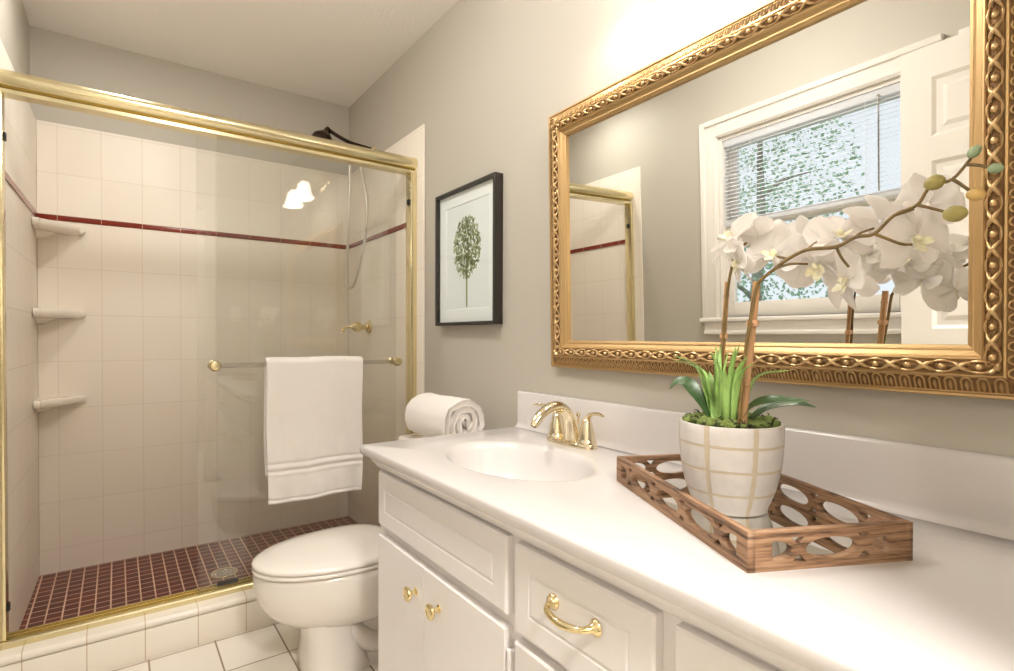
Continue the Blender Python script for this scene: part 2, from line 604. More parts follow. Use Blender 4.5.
# baseboards
slab('baseboard_right', M['trim_white'], XR - 0.014, XR, 1.405, YT - 0.005, 0, 0.09, bev=0.004)
slab('baseboard_left', M['trim_white'], XL, XL + 0.014, YR, YT - 0.005, 0, 0.09, bev=0.004)

# shower: tiled walls
slab('wall_shower_back', M['tile_back'], XL + TL_, XR - TT, YB - TT, YB, 0.02, ZTILE, bev=0.003)
slab('wall_shower_right', M['tile_side'], XR - TT, XR, YT, YB - TT, 0.0, ZTILE, bev=0.006)
bm = bmesh.new()
loft(bm, [[Vector((XL, YT, z)), Vector((XL + 0.003, YT, z)), Vector((XL + TL_, YB - TT, z)), Vector((XL, YB - TT, z))] for z in (0.0, ZTILE)])
struct(finish(bm, 'wall_shower_left', M['tile_side']))
# dark red liner tiles
slab('trim_1', M['liner'], XL + TL_, XR - TT, YB - TT - 0.004, YB - TT, ZSTR - 0.012, ZSTR + 0.012, bev=0.003)
slab('trim_2', M['liner_side'], XR - TT - 0.004, XR - TT, YT + 0.075, YB - TT, ZSTR - 0.012, ZSTR + 0.012, bev=0.003)
bm = bmesh.new()
_xa = XL + 0.003 + (TL_ - 0.003) * 0.075 / (YB - TT - YT)
loft(bm, [[Vector((_xa, YT + 0.075, z)), Vector((_xa + 0.004, YT + 0.075, z)), Vector((XL + TL_ + 0.004, YB - TT, z)), Vector((XL + TL_, YB - TT, z))] for z in (ZSTR - 0.012, ZSTR + 0.012)])
struct(finish(bm, 'trim_3', M['liner_side']))
# shower floor and curb
slab('floor_shower', M['mosaic'], XL + 0.003, XR - TT, YT + 0.05, YB - TT, 0.0, 0.030)
CURB_Z = 0.132
bm = bmesh.new()
box(bm, XL + 0.003, XR - TT, YT, YT + 0.155, 0.0, CURB_Z - 0.028, 0.001)
box(bm, XL + 0.003, XR - TT, YT - 0.004, YT + 0.158, CURB_Z - 0.0265, CURB_Z, 0.012, 4)
struct(finish(bm, 'floor_curb', M['curb']))

# ------------------------------------------------------------------ window
win = struct(empty('window_1', (XL, (WY0 + WY1) / 2, WZ0)))
def wpart(name, m, f, parent=win):
    bm = bmesh.new()
    f(bm)
    o = finish(bm, name, m, None)
    o.parent = parent
    o.matrix_parent_inverse = Matrix.Translation(-Vector(win.location))
    return o
def f_casing(bm):
    c = 0.095
    for a in ((WY1, WY1 + c, WZ0 - 0.01, WZ1 + c), (WY0 - c, WY0, WZ0 - 0.01, WZ1 + c)):
        box(bm, XL, XL + 0.018, a[0], a[1], a[2], a[3], 0.003)
    box(bm, XL, XL + 0.018, WY0, WY1, WZ1, WZ1 + c, 0.003)
    # raised outer band and inner bead of the moulding
    box(bm, XL + 0.016, XL + 0.027, WY1 + 0.068, WY1 + 0.094, WZ0 - 0.008, WZ1 + 0.094, 0.004)
    box(bm, XL + 0.016, XL + 0.027, WY0 - 0.094, WY1 + 0.068, WZ1 + 0.068, WZ1 + 0.094, 0.004)
    box(bm, XL + 0.016, XL + 0.023, WY1 + 0.006, WY1 + 0.022, WZ0 - 0.008, WZ1 + 0.02, 0.003)
    box(bm, XL + 0.016, XL + 0.023, WY0, WY1 + 0.006, WZ1 + 0.006, WZ1 + 0.02, 0.003)
wpart('casing', M['trim_white'], f_casing)
def f_stool(bm):
    box(bm, XL - 0.06, XL + 0.032, WY0 - 0.11, WY1 + 0.11, WZ0 - 0.022, WZ0, 0.006, 3)
wpart('window_sill', M['trim_white'], f_stool)
def f_apron(bm):
    box(bm, XL, XL + 0.016, WY0 - 0.09, WY1 + 0.09, WZ0 - 0.078, WZ0 - 0.0225, 0.003)
    box(bm, XL, XL + 0.022, WY0 - 0.09, WY1 + 0.09, WZ0 - 0.085, WZ0 - 0.065, 0.005)
wpart('apron', M['trim_white'], f_apron)
def f_jamb(bm):
    box(bm, XL - WT_, XL, WY0, WY0 + 0.018, WZ0, WZ1)
    box(bm, XL - WT_, XL, WY1 - 0.018, WY1, WZ0, WZ1)
    box(bm, XL - WT_, XL, WY0 + 0.018, WY1 - 0.018, WZ1 - 0.018, WZ1)
wpart('jamb', M['trim_white'], f_jamb)
ZM = 1.60
def sash(z0, z1, x, bot):
    def f(bm):
        a, b = WY0 + 0.018, WY1 - 0.018
        box(bm, x, x + 0.03, a, a + 0.04, z0, z1, 0.003)
        box(bm, x, x + 0.03, b - 0.04, b, z0, z1, 0.003)
        box(bm, x, x + 0.03, a + 0.04, b - 0.04, z1 - 0.035, z1, 0.003)
        box(bm, x, x + 0.03, a + 0.04, b - 0.04, z0, z0 + bot, 0.003)
    s = wpart('sash', M['trim_white'], f)
    def g(bm):
        a, b = WY0 + 0.058, WY1 - 0.058
        for k in (1, 2):
            y = a + (b - a) * k / 3
            box(bm, x + 0.008, x + 0.022, y - 0.009, y + 0.009, z0 + bot, z1 - 0.035, 0.003)
        zz = (z0 + bot + z1 - 0.035) / 2
        box(bm, x + 0.0085, x + 0.0215, a, b, zz - 0.009, zz + 0.009, 0.003)
    mm = wpart('muntins', M['trim_white'], g, s)
    def h(bm):
        box(bm, x + 0.012, x + 0.016, WY0 + 0.05, WY1 - 0.05, z0 + bot - 0.01, z1 - 0.025)
    wpart('pane', M['pane'], h, s)
    return s
sash(ZM - 0.02, WZ1 - 0.018, XL - 0.09, 0.035)
low = sash(WZ0, ZM + 0.02, XL - 0.055, 0.075)
for yy in (1.52, 0.98):
    def f_lift(bm, yy=yy):
        tube(bm, spline([(XL - 0.028, yy - 0.028, WZ0 + 0.040), (XL - 0.016, yy - 0.02, WZ0 + 0.040), (XL - 0.016, yy + 0.02, WZ0 + 0.040), (XL - 0.028, yy + 0.028, WZ0 + 0.040)], 5), 0.004, 8)
        box(bm, XL - 0.027, XL - 0.0245, yy - 0.04, yy - 0.018, WZ0 + 0.032, WZ0 + 0.048)
        box(bm, XL - 0.027, XL - 0.0245, yy + 0.018, yy + 0.04, WZ0 + 0.032, WZ0 + 0.048)
    wpart('sash_lift', M['bronze'], f_lift, low)

# blind over the upper sash
bl = tag(empty('window_blind', (XL - 0.02, (WY0 + WY1) / 2, WZ1 - 0.02)), 'white horizontal slat blind pulled halfway down the window seen in the mirror', 'blind')
def bpart(name, m, f):
    bm = bmesh.new()
    f(bm)
    o = finish(bm, name, m, bl)
    return o
HB = (WY1 - WY0) / 2 - 0.024
bpart('headrail', M['blind'], lambda bm: box(bm, -0.014, 0.014, -HB, HB, -0.032, 0.0, 0.002))
ns = 20
zb_ = -0.415
slat0 = None
for k in range(ns):
    z = -0.045 + (zb_ + 0.06) * k / (ns - 1) - 0.0
    if slat0 is None:
        def f_sl(bm):
            rings = []
            for y in (-HB + 0.003, HB - 0.003):
                top = [Vector((-0.0125 + 0.025 * i / 6, y, 0.003 * (1 - (i / 3 - 1) ** 2) + (0.0125 - 0.025 * i / 6) * 0.25)) for i in range(7)]
                rings.append(top + [p + Vector((0, 0, -0.0008)) for p in reversed(top)])
            loft(bm, rings)
        slat0 = bpart('slat', M['blind'], f_sl)
        s = slat0
    else:
        s = slat0.copy()
        COL.objects.link(s)
        s.parent = bl
    s.location = (0, 0, z)
bpart('bottom_rail', M['blind'], lambda bm: box(bm, -0.013, 0.013, -HB, HB, zb_ - 0.012, zb_ + 0.006, 0.004))
for yy in (-0.25, 0.25):
    bpart('lift_cord', M['blind'], lambda bm: tube(bm, [(0.0145, yy, -0.03), (0.0145, yy, zb_)], 0.0012, 6))
bpart('tilt_wand', M['chrome'], lambda bm: (tube(bm, [(0.02, -0.300, -0.03), (0.02, -0.300, -0.40)], 0.0032, 6), ball(bm, (0.018, -0.300, -0.026), 0.007, sub=1)))

# ------------------------------------------------------------------ open door leaning on the left wall
door = struct(empty('door_1', (-0.235, YR + 0.02, 0.012)))
DLX0, DLX1 = -0.012, 0.023       # slab thickness in x about the door's origin
DW, DH = 0.925, 2.068
def panel_rects():
    st, mid = 0.095, 0.10
    pw = (DW - 2 * st - mid) / 2
    cols = [(st, st + pw), (st + pw + mid, DW - st)]
    rows = [(0.20, 0.92), (1.06, 1.66), (1.745, 1.955)]
    return [(c, r) for c in cols for r in rows]
bm = bmesh.new()
rects = panel_rects()
outer = [(0, 0), (DW, 0), (DW, DH), (0, DH)]
holes = [[(c[0], r[0]), (c[1], r[0]), (c[1], r[1]), (c[0], r[1])] for c, r in rects]
leaf = cut_panel(outer, holes, DLX1 - DLX0)
for v in leaf.verts:
    x, y, z = v.co
    v.co = ((DLX0 + DLX1) / 2 + z, x, y)
for c, r in rects:
    for sgn, xx in ((1, DLX1), (-1, DLX0)):
        rings = []
        for ins, dep in ((0, 0), (0.012, 0.009), (0.03, 0.009), (0.045, 0.003)):
            X = xx - sgn * dep
            rings.append([Vector((X, c[0] + ins, r[0] + ins)), Vector((X, c[1] - ins, r[0] + ins)), Vector((X, c[1] - ins, r[1] - ins)), Vector((X, c[0] + ins, r[1] - ins))])
        loft(leaf, rings, False, True)
finish(leaf, 'door_leaf', M['trim_white'], door, smooth=None)
bm = bmesh.new()
lathe(bm, [(0.031, 0), (0.031, 0.004), (0.012, 0.008), (0.010, 0.03), (0.022, 0.036), (0.027, 0.05), (0.02, 0.062), (0.0, 0.065)], 24, align((1, 0, 0), (DLX1, DW - 0.065, 0.96)))
finish(bm, 'door_knob', M['brass'], door)

# ------------------------------------------------------------------ outdoors beyond the window
slab('ground', M['lawn'], -14, XL - 0.9, -8, 12, -0.7, -0.55)
def tree(name, loc, h, cr, label, seed):
    rnd = random.Random(seed)
    t = tag(empty(name, loc), label, 'tree', 'trees outside the window')
    bm = bmesh.new()
    tube(bm, spline([(0, 0, 0), (0.05, 0.08, h * 0.3), (-0.04, 0.02, h * 0.6), (0.02, 0.0, h * 0.95)], 5), [0.14, 0.10, 0.07, 0.02], 10)
    for k in range(7):
        a = k * 2.4
        z = h * (0.35 + 0.08 * k)
        tube(bm, spline([(0, 0, z), (math.cos(a) * cr * 0.4, math.sin(a) * cr * 0.4, z + 0.3), (math.cos(a) * cr * 0.8, math.sin(a) * cr * 0.8, z + 0.45)], 4), [0.05, 0.03, 0.01], 6)
    finish(bm, 'trunk', M['bark'], t)
    bm = bmesh.new()
    for k in range(4200):
        d = Vector((rnd.gauss(0, 1), rnd.gauss(0, 1), rnd.gauss(0, 1))).normalized() * (rnd.random() ** 0.4)
        c = Vector((d.x * cr, d.y * cr, h * 0.62 + d.z * h * 0.42))
        s = 0.022 + 0.024 * rnd.random()
        a = Vector((rnd.gauss(0, 1), rnd.gauss(0, 1), rnd.gauss(0, 1))).normalized()
        b = a.orthogonal().normalized()
        n_ = a.cross(b) * s * 0.25
        v = [bm.verts.new(c + a * s), bm.verts.new(c + b * s * 0.55 + n_), bm.verts.new(c - a * s), bm.verts.new(c - b * s * 0.55 + n_)]
        bm.faces.new(v)
    finish(bm, 'foliage', M['foliage'], t, recalc=False)
    return t
tree('tree', (-5.6, 4.6, -0.55), 5.2, 1.35, 'leafy green tree outside the window, nearest the left window casing in the mirror', 3)
tree('tree', (-6.4, 1.55, -0.55), 4.6, 1.3, 'leafy green tree seen through the middle of the mirrored window', 5)
tree('tree', (-7.3, -1.6, -0.55), 5.0, 1.4, 'leafy green tree outside, nearest the white door in the mirror', 9)

# ================================================================== VANITY
FX = 0.572          # plane of the drawer and door faces
VY = 1.416          # far end of the cabinet
van = tag(empty('vanity_cabinet', (FX, (VY + YR) / 2, 0)), 'long white painted vanity cabinet with brass knobs under the counter', 'cabinet')
VO = Vector(van.location)
def vpart(name, m, f, parent=van, off=VO):
    bm = bmesh.new()
    f(bm)
    for v in bm.verts:
        v.co -= off
    return finish(bm, name, m, parent, smooth=30)
def f_carc(bm):
    z0, z1 = 0.09, ZK - 0.0262
    box(bm, FX + 0.019, FX + 0.038, YR + 0.002, VY, z0, z1, 0.002)
    box(bm, FX + 0.038, XR - 0.001, VY - 0.018, VY, z0, z1, 0.002)
    box(bm, FX + 0.038, XR - 0.001, YR + 0.002, YR + 0.02, z0, z1, 0.002)
    box(bm, XR - 0.008, XR - 0.001, YR + 0.02, VY - 0.018, z0, z1)
    box(bm, FX + 0.038, XR - 0.008, YR + 0.02, VY - 0.018, z0, z0 + 0.018)
    box(bm, FX + 0.08, XR - 0.016, YR + 0.004, VY - 0.003, 0.0, 0.0905)
vpart('carcass', M['cabinet'], f_carc)
def f_mould(bm):
    prof = [(0.0, ZK - 0.060), (0.006, ZK - 0.060), (0.010, ZK - 0.055), (0.011, ZK - 0.049), (0.016, ZK - 0.046), (0.020, ZK - 0.038), (0.027, ZK - 0.033), (0.030, ZK - 0.031), (0.030, ZK - 0.026), (0.0, ZK - 0.026)]
    x = FX + 0.0185
    rings = []
    for P in (lambda o: (x - o, YR + 0.003), lambda o: (x - o, VY + o), lambda o: (XR - 0.016, VY + o)):
        rings.append([Vector((*P(o), z)) for o, z in prof])
    loft(bm, rings)
vpart('crown_moulding', M['cabinet'], f_mould)
ST = [(0.0, 0.004), (0.0035, 0.0), (0.040, 0.0), (0.0425, 0.0025), (0.046, 0.0025), (0.0485, 0.0)]
SD = [(0.0, 0.0015), (0.0015, 0.0)]
def front(name, y0, y1, z0, z1, st=ST):
    return vpart(name, M['cabinet'], lambda bm: rect_front(bm, y0, y1, z0, z1, FX, 0.0188, st))
ff1 = front('false_front', 0.793, 1.386, 0.584, 0.727)
dL = front('door', 1.1210, 1.386, 0.115, 0.556, SD)
dR = front('door', 0.797, 1.1200, 0.115, 0.556, SD)
dr1 = front('drawer', 0.459, 0.768, 0.566, 0.724)
dr2 = front('drawer', 0.459, 0.768, 0.345, 0.548)
dr3 = front('drawer', 0.459, 0.768, 0.115, 0.330)
ff2 = front('false_front', -0.085, 0.428, 0.584, 0.724)
dL2 = front('door', 0.1725, 0.428, 0.115, 0.556, SD)
dR2 = front('door', -0.085, 0.1715, 0.115, 0.556, SD)
def knob(par, y, z):
    bm = bmesh.new()
    lathe(bm, [(0.0095, 0), (0.0095, 0.002), (0.006, 0.004), (0.005, 0.012), (0.008, 0.0155), (0.0155, 0.0185), (0.0180, 0.022), (0.0172, 0.0255), (0.0135, 0.0272), (0.0125, 0.0260), (0.0, 0.0275)], 24, align((-1, 0, 0), Vector((FX, y, z)) - VO))
    finish(bm, 'knob', M['brass'], par)
knob(dL, 1.158, 0.486); knob(dR, 1.045, 0.491)
knob(dL2, 0.20, 0.49); knob(dR2, 0.14, 0.49)
def pull(par, y, z):
    bm = bmesh.new()
    h = 0.048
    c = Vector((FX, y, z)) - VO
    for s in (1, -1):
        q = Vector((0, s * h, 0))
        lathe(bm, [(0.0135, 0), (0.013, 0.003), (0.009, 0.006), (0.0058, 0.012), (0.0052, 0.018)], 18, align((-1, -0.25 * s, 0), c + q))
    pts = spline([c + Vector((-0.010, h, 0.0)), c + Vector((-0.024, h * 0.80, -0.001)), c + Vector((-0.030, h * 0.42, -0.003)), c + Vector((-0.032, 0, -0.004)), c + Vector((-0.030, -h * 0.42, -0.003)), c + Vector((-0.024, -h * 0.80, -0.001)), c + Vector((-0.010, -h, 0.0))], 6)
    tube(bm, pts, [0.0055, 0.0048, 0.0060, 0.0066, 0.0060, 0.0048, 0.0055], 12)
    finish(bm, 'pull', M['brass'], par, smooth=60)
pull(dr1, 0.612, 0.662)
pull(dr2, 0.585, 0.46); pull(dr3, 0.585, 0.23)
for z in (0.50, 0.17):
    def f_hinge(bm, z=z):
        tube(bm, [(FX + 0.004, 0.787, z - 0.022), (FX + 0.004, 0.787, z + 0.022)], 0.0045, 10)
        box(bm, FX + 0.006, FX + 0.0186, 0.782, 0.792, z - 0.02, z + 0.02, 0.001)
    vpart('hinge', M['cabinet'], f_hinge)

# countertop with moulded basin
CX0, CX1, CY0, CY1 = 0.547, XR - 0.002, YR + 0.002, 1.457
SX, SY, SA, SB = 0.806, 1.074, 0.152, 0.230      # basin centre and half axes (x, y)
ct = tag(empty('countertop', (CX0, (CY0 + CY1) / 2, ZK - 0.026)), 'glossy white vanity countertop with moulded oval basin', 'countertop')
CO = Vector(ct.location)
bm = bmesh.new()
angs = sorted([2 * PI * k / 96 for k in range(96)] + [math.atan2(y - SY, x - SX) % (2 * PI) for x in (CX0, CX1) for y in (CY0, CY1)])
def on_rect(a, ins):
    dx, dy = math.cos(a), math.sin(a)
    t = 1e9
    if dx > 1e-9: t = min(t, (CX1 - SX) / dx)
    if dx < -1e-9: t = min(t, (CX0 - SX) / dx)
    if dy > 1e-9: t = min(t, (CY1 - SY) / dy)
    if dy < -1e-9: t = min(t, (CY0 - SY) / dy)
    x, y = SX + dx * t, SY + dy * t
    return (min(max(x, CX0 + ins), CX1 - ins), min(max(y, CY0 + ins), CY1 - ins))
def ell(a, k):
    # same ray angle on the ellipse
    c, s = math.cos(a), math.sin(a)
    r = 1 / math.sqrt((c / SA) ** 2 + (s / SB) ** 2)
    return (SX + c * r * k, SY + s * r * k)
rings = []
for k, dz in ((0.12, 0.141), (0.36, 0.134), (0.56, 0.124), (0.72, 0.105), (0.85, 0.078), (0.94, 0.048), (1.02, 0.026)):
    rings.append([Vector((*ell(a, k), ZK - dz)) for a in angs])
rings.append([Vector((*on_rect(a, 0.02), ZK - 0.025)) for a in angs])
for ins, dz in ((0.0025, 0.025), (0.0, 0.021), (0.0, 0.006), (0.0018, 0.0018), (0.006, 0.0)):
    rings.append([Vector((*on_rect(a, ins), ZK - dz)) for a in angs])
for k, dz in ((1.10, 0.0), (1.05, 0.0006), (1.01, 0.003), (0.98, 0.008), (0.94, 0.020), (0.88, 0.044), (0.80, 0.072), (0.68, 0.098), (0.52, 0.116), (0.34, 0.126), (0.16, 0.131), (0.10, 0.133)):
    rings.append([Vector((*ell(a, k), ZK - dz)) for a in angs])
loft(bm, rings, True, True)
for v in bm.verts:
    v.co -= CO
finish(bm, 'counter_slab', M['marble'], ct, smooth=50)
bm = bmesh.new()
BX0, BZ = 1.094, 0.9095
prof = [(XR - 0.003, ZK + 0.0003), (BX0 - 0.014, ZK + 0.0003), (BX0 - 0.006, ZK + 0.003), (BX0 - 0.0015, ZK + 0.009), (BX0, ZK + 0.018), (BX0, BZ - 0.006), (BX0 + 0.002, BZ - 0.0015), (BX0 + 0.006, BZ), (XR - 0.0012, BZ), (XR - 0.0012, ZK + 0.0003)]
loft(bm, [[Vector((x, y, z)) - CO for x, z in prof] for y in (CY0 + 0.001, CY1 - 0.004, )])
bsp = finish(bm, 'backsplash', M['marble'], None, smooth=50)
bsp.location = CO
tag(bsp, 'white backsplash strip standing along the back of the counter below the mirror', 'backsplash')
bm = bmesh.new()
lathe(bm, [(0.0, -0.133), (0.022, -0.133), (0.024, -0.129), (0.021, -0.127), (0.016, -0.1275), (0.015, -0.126), (0.008, -0.124), (0.0, -0.1235)], 24, Matrix.Translation(Vector((SX, SY, ZK)) - CO))
finish(bm, 'basin_drain', M['brass_pale'], ct)

# ------------------------------------------------------------------ faucet
FXC, FYC = 1.036, 1.124
fa = tag(empty('faucet', (FXC, FYC, ZK)), 'polished brass two-handle faucet with arched spout behind the basin', 'faucet')
fa.scale = (1.14, 1.18, 1.14)
bm = bmesh.new()
def oval(z, a, b, n=40, p=2.6):
    r = []
    for i in range(n):
        t = 2 * PI * i / n
        c, s = math.cos(t), math.sin(t)
        r.append(Vector((a * abs(c) ** (2 / p) * (1 if c > 0 else -1), b * abs(s) ** (2 / p) * (1 if s > 0 else -1), z)))
    return r
loft(bm, [oval(0.0, 0.028, 0.080), oval(0.006, 0.028, 0.080), oval(0.010, 0.026, 0.078), oval(0.012, 0.022, 0.074)])
finish(bm, 'base_plate', M['brass_pale'], fa, smooth=40)
bm = bmesh.new()
pts = spline([(0.004, 0, 0.008), (0.000, 0, 0.040), (-0.010, 0, 0.070), (-0.034, 0, 0.093), (-0.066, 0, 0.096), (-0.096, 0, 0.082), (-0.116, 0, 0.062)], 7)
tube(bm, pts, [0.027, 0.022, 0.0175, 0.0150, 0.0138, 0.0128, 0.0120], 20, flat=0.85, up=(1, 0, 0))
lathe(bm, [(0.0090, 0.0), (0.0090, 0.012), (0.007, 0.012), (0.007, 0.002)], 18, align((-0.55, 0, -0.84), (-0.113, 0, 0.064)))
finish(bm, 'spout', M['brass_pale'], fa, smooth=60)
for s in (1, -1):
    bm = bmesh.new()
    lathe(bm, [(0.0235, 0.010), (0.0235, 0.016), (0.021, 0.019), (0.0205, 0.022), (0.0185, 0.034), (0.0155, 0.048), (0.0130, 0.058), (0.0105, 0.066), (0.006, 0.071), (0.0, 0.0725)], 28, Matrix.Translation((0, s * 0.0525, 0)))
    h = finish(bm, 'handle', M['brass_pale'], fa, smooth=50)
    bm = bmesh.new()
    y = s * 0.0525
    tube(bm, spline([(0.004, y - s * 0.006, 0.056), (0.000, y + s * 0.004, 0.072), (-0.006, y + s * 0.022, 0.083), (-0.012, y + s * 0.046, 0.087), (-0.018, y + s * 0.068, 0.085)], 6), [0.0095, 0.0100, 0.0085, 0.0080, 0.0082, 0.0045], 14, flat=0.55, up=(1, 0, 0) if False else (0, 0, 1))
    finish(bm, 'lever', M['brass_pale'], h, smooth=60)
bm = bmesh.new()
tube(bm, [(0.024, 0, 0.01), (0.024, 0, 0.068)], 0.0028, 10)
lathe(bm, [(0.003, 0), (0.006, 0.003), (0.0055, 0.008), (0.002, 0.011)], 14, Matrix.Translation((0.024, 0, 0.066)))
finish(bm, 'lift_rod', M['brass_pale'], fa)

# ------------------------------------------------------------------ tray
TA = math.atan2(0.405, 0.198)
TL, TW, TH = 0.451, 0.246, 0.0520
tr = tag(empty('serving_tray', (0.860, 0.524, ZK), TA), 'brown wooden tray with pierced oval fretwork sides and mirrored base on the counter', 'tray')
def fret(length, h, nfull, pitch):
    """Outline and holes of one pierced side, x along the side, y up."""
    outer = [(-length / 2, 0), (length / 2, 0), (length / 2, h), (-length / 2, h)]
    holes = []
    rx, ry = pitch * 0.40, h * 0.27
    cy = h * 0.5
    N = 28
    xs = [(i - (nfull - 1) / 2) * pitch for i in range(nfull)]
    for x in xs:
        holes.append([(x + rx * math.cos(2 * PI * k / N), cy + ry * math.sin(2 * PI * k / N)) for k in range(N)])
    ends = [xs[0] - pitch, xs[-1] + pitch]
    lim = length / 2 - 0.024
    for e, s in ((ends[0], 1), (ends[1], -1)):
        # half oval, cut square towards the corner post
        cutx = -lim if s > 0 else lim
        pts = []
        for k in range(N // 2 + 1):
            t = -PI / 2 + PI * k / (N // 2)
            x = e + s * rx * math.cos(t)
            if (s > 0 and x > cutx + 0.002) or (s < 0 and x < cutx - 0.002):
                pts.append((x, cy + ry * math.sin(t)))
        if len(pts) > 3:
            pts = [(cutx, pts[0][1])] + pts + [(cutx, pts[-1][1])]
            holes.append(pts)
    allx = [ends[0]] + xs + [ends[1]]
    for a, b in zip(allx, allx[1:]):
        m = (a + b) / 2
        w = pitch * 0.115
        holes.append([(m - w, h * 0.82), (m + w, h * 0.82), (m + w * 0.2, h * 0.64), (m - w * 0.2, h * 0.64)])
        holes.append([(m - w, h * 0.18), (m + w, h * 0.18), (m + w * 0.2, h * 0.36), (m - w * 0.2, h * 0.36)])
    return outer, holes
def side(name, length, nfull, pitch, place):
    o, hs = fret(length, TH, nfull, pitch)
    bm = cut_panel(o, hs, 0.011)
    for v in bm.verts:
        x, y, z = v.co
        v.co = place(x, y, z)
    return finish(bm, name, M['wood'], tr, smooth=None)
side('long_side', TL, 3, 0.105, lambda x, y, z: (x, TW / 2 - 0.0055 + z, y))
side('long_side', TL, 3, 0.105, lambda x, y, z: (x, -TW / 2 + 0.0055 + z, y))
side('short_side', TW - 0.0222, 1, 0.098, lambda x, y, z: (TL / 2 - 0.0055 + z, x, y))
side('short_side', TW - 0.0222, 1, 0.098, lambda x, y, z: (-TL / 2 + 0.0055 + z, x, y))
boxo('mirrored_base', M['mirror'], tr, -TL / 2 + 0.0112, TL / 2 - 0.0112, -TW / 2 + 0.0112, TW / 2 - 0.0112, 0.003, 0.007)

# ------------------------------------------------------------------ orchid
PX, PY, PZ = 0.863, 0.532, ZK + 0.0072
orc = tag(empty('potted_orchid', (PX, PY, PZ)), 'white orchid with moss and grass in a cream grid-patterned pot standing in the tray', 'plant')
PO = Vector(orc.location)
bm = bmesh.new()
lathe(bm, [(0.0, 0.0), (0.0570, 0.0), (0.0605, 0.002), (0.0615, 0.009), (0.0660, 0.018), (0.0730, 0.038), (0.0785, 0.060), (0.0825, 0.088), (0.0845, 0.115), (0.0850, 0.136), (0.0850, 0.1465), (0.0838, 0.149), (0.0800, 0.149), (0.0788, 0.145), (0.0780, 0.133), (0.0, 0.128)], 56)
finish(bm, 'pot', M['pot'], orc, smooth=40)
# moss bed
bm = bmesh.new()
rings = []
for i in range(9):
    r = 0.0782 * (i / 8) if i else 0.0005
    rings.append([Vector((r * math.cos(2 * PI * k / 40), r * math.sin(2 * PI * k / 40), 0.1415 + 0.010 * (1 - (i / 8) ** 2) + (0.006 * noise.noise(Vector((r * 60 * math.cos(2 * PI * k / 40), r * 60 * math.sin(2 * PI * k / 40), 3))) if i < 8 else 0))) for k in range(40)])
rings.append([Vector((0.0782 * math.cos(2 * PI * k / 40), 0.0782 * math.sin(2 * PI * k / 40), 0.134)) for k in range(40)])
loft(bm, rings)
finish(bm, 'soil', M['soil'], orc)
bm = bmesh.new()
rnd = random.Random(21)
for k in range(240):
    a = rnd.random() * 2 * PI
    r = 0.071 * math.sqrt(rnd.random())
    s = 0.004 + 0.005 * rnd.random()
    if rnd.random() < 0.55 or (a % 2.1) < 1.2:
        vs = ball(bm, (r * math.cos(a), r * math.sin(a), 0.1465 + 0.008 * (1 - (r / 0.08) ** 2) + 0.003 * rnd.random()), (s * 1.4, s * 1.3, s), sub=1)
        for v in vs:
            v.co += noise.noise_vector(v.co * 160) * 0.0025
o = finish(bm, 'moss', M['moss'], orc)
o['kind'] = 'stuff'
bm = bmesh.new()
for k in range(120):
    a = rnd.random() * 2 * PI
    r = 0.03 + 0.044 * rnd.random()
    c = Vector((r * math.cos(a), r * math.sin(a), 0.1485))
    d = Vector((rnd.gauss(0, 1), rnd.gauss(0, 1), abs(rnd.gauss(0, 0.7)))).normalized()
    tube(bm, spline([c, c + d * 0.008 + Vector((0, 0, 0.004)), c + d * 0.018], 3), [0.0012, 0.0014, 0.0005], 4)
o = finish(bm, 'moss_strands', M['soil'], orc)
o['kind'] = 'stuff'

def W(y, z, x):
    """World point given as (y, z, x), in the pot's frame."""
    return Vector((x, y, z)) - PO
# stakes with ties
def stake(a, b, r, tie_t):
    bm = bmesh.new()
    tube(bm, [a, a.lerp(b, 0.33) + Vector((0.001, 0.001, 0)), a.lerp(b, 0.66), b], [r, r * 0.98, r * 0.95], 10)
    for t in (0.3, 0.62, 0.9):
        c = a.lerp(b, t)
        tube(bm, [c - (b - a).normalized() * 0.002, c, c + (b - a).normalized() * 0.002], [r, r * 1.14, r], 10)
    s = finish(bm, 'stake', M['stake'], orc, smooth=50)
    bm = bmesh.new()
    c = a.lerp(b, tie_t)
    d = (b - a).normalized()
    tube(bm, [c - d * 0.005, c - d * 0.0045, c + d * 0.0045, c + d * 0.005], [r * 1.1, r * 1.45, r * 1.45, r * 1.1], 12)
    ball(bm, c + Vector((-r * 1.3, -r * 0.8, 0)), (0.004, 0.004, 0.003), sub=1)
    finish(bm, 'tie', M['tie'], s)
stake(W(0.4936, 0.9421, 0.8364), W(0.4712, 1.1818, 0.8364), 0.0062, 0.72)
stake(W(0.5488, 0.9421, 0.8517), W(0.5324, 1.1869, 0.8517), 0.0045, 0.62)
